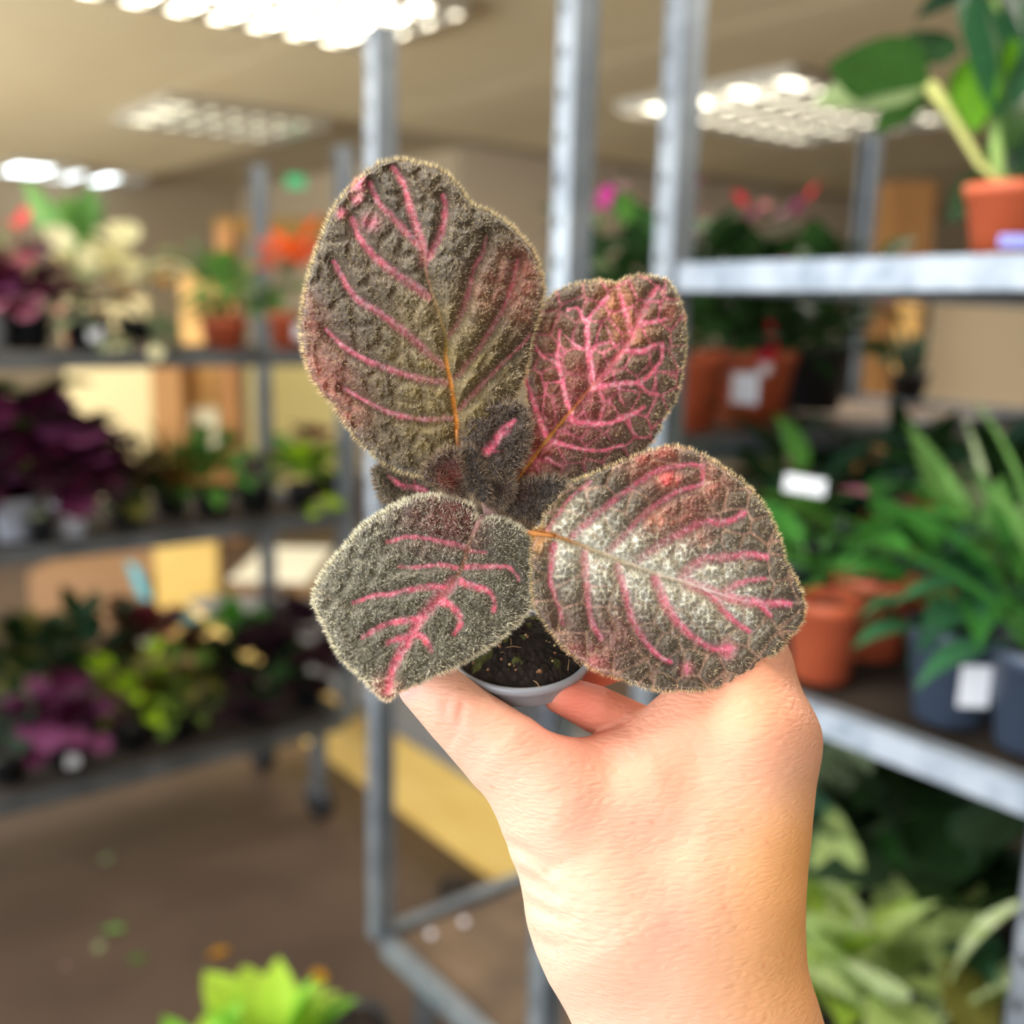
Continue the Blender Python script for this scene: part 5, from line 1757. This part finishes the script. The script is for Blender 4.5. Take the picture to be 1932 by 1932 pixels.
blush_shade(860, 1370, 70, (220, 138, 116), 0.6)
blush_shade(1090, 1320, 110, (214, 116, 98), 0.9)
blush_shade(1330, 1360, 150, (224, 146, 118), 0.7)
blush_shade(1440, 1300, 120, (224, 146, 108), 0.6)
blush_shade(1060, 1430, 60, (224, 160, 140), 0.4)
blush_shade(1530, 1620, 130, (236, 172, 106), 0.9)  # this and the next two paint the right side's warm shading into the skin
blush_shade(1520, 1750, 120, (236, 172, 106), 0.8)
blush_shade(1500, 1880, 150, (236, 172, 110), 0.7)
blush_shade(1260, 1740, 40, (236, 164, 146), 0.5)
blush_shade(765, 1300, 26, (240, 150, 150), 0.7)
skin *= (0.94 + 0.12 * vnoise(xy, 70, 61))[:, None]
M_SKIN = attrmat('skin', 0.5, 0.0, 0.0, 0.35)
nt = M_SKIN.node_tree
b = nt.nodes['Principled BSDF']
b.inputs['Subsurface Weight'].default_value = 0.22
b.inputs['Subsurface Radius'].default_value = (1.0, 0.35, 0.2)
b.inputs['Subsurface Scale'].default_value = 0.004
tc = nt.nodes.new('ShaderNodeTexCoord')
# freckles
fr_ = nt.nodes.new('ShaderNodeTexVoronoi')
fr_.inputs['Scale'].default_value = 170
nt.links.new(tc.outputs['Object'], fr_.inputs['Vector'])
rp = nt.nodes.new('ShaderNodeValToRGB')
rp.color_ramp.elements[0].position = 0.08
rp.color_ramp.elements[0].color = (1, 1, 1, 1)
rp.color_ramp.elements[1].position = 0.2
rp.color_ramp.elements[1].color = (0, 0, 0, 1)
nt.links.new(fr_.outputs['Distance'], rp.inputs['Fac'])
gate = nt.nodes.new('ShaderNodeMath')
gate.operation = 'GREATER_THAN'
gate.inputs[1].default_value = 0.78
sep = nt.nodes.new('ShaderNodeSeparateColor')
nt.links.new(fr_.outputs['Color'], sep.inputs[0])
nt.links.new(sep.outputs[0], gate.inputs[0])
mul = nt.nodes.new('ShaderNodeMath')
mul.operation = 'MULTIPLY'
nt.links.new(rp.outputs['Color'], mul.inputs[0])
nt.links.new(gate.outputs[0], mul.inputs[1])
mul2 = nt.nodes.new('ShaderNodeMath')
mul2.operation = 'MULTIPLY'
mul2.inputs[1].default_value = 0.35
nt.links.new(mul.outputs[0], mul2.inputs[0])
mixc = nt.nodes.new('ShaderNodeMix')
mixc.data_type = 'RGBA'
mixc.inputs[7].default_value = (*lin((216, 128, 96)), 1)
src = b.inputs['Base Color'].links[0].from_socket
nt.links.new(mul2.outputs[0], mixc.inputs[0])
nt.links.new(src, mixc.inputs[6])
nt.links.new(mixc.outputs[2], b.inputs['Base Color'])
# fine creases running across the hand
mp = nt.nodes.new('ShaderNodeMapping')
mp.inputs['Scale'].default_value = (0.3, 0.6, 1.0)
mp.inputs['Rotation'].default_value = (0, 0.12, 0)
nt.links.new(tc.outputs['Object'], mp.inputs['Vector'])
n1 = nt.nodes.new('ShaderNodeTexNoise')
n1.inputs['Scale'].default_value = 650
n1.inputs['Detail'].default_value = 5
n1.inputs['Roughness'].default_value = 0.6
n1.inputs['Distortion'].default_value = 0.6
nt.links.new(mp.outputs[0], n1.inputs['Vector'])
n2 = nt.nodes.new('ShaderNodeTexVoronoi')
n2.feature = 'DISTANCE_TO_EDGE'
n2.inputs['Scale'].default_value = 700
nt.links.new(mp.outputs[0], n2.inputs['Vector'])
ad = nt.nodes.new('ShaderNodeMath')
ad.operation = 'ADD'
nt.links.new(n1.outputs['Fac'], ad.inputs[0])
nt.links.new(n2.outputs['Distance'], ad.inputs[1])
bp = nt.nodes.new('ShaderNodeBump')
bp.inputs['Strength'].default_value = 0.45
bp.inputs['Distance'].default_value = 0.0007
nt.links.new(ad.outputs[0], bp.inputs['Height'])
nt.links.new(bp.outputs['Normal'], b.inputs['Normal'])
origin = unproj(1330, 2000, 50)[0]
hand_me = bulk('hand', HW - origin[None], HF, M_SKIN, True, {'Col': skin})
hand = link('person', hand_me, None, origin)
tag(hand, 'bare right hand and wrist holding up the small pink veined plant', 'hand')
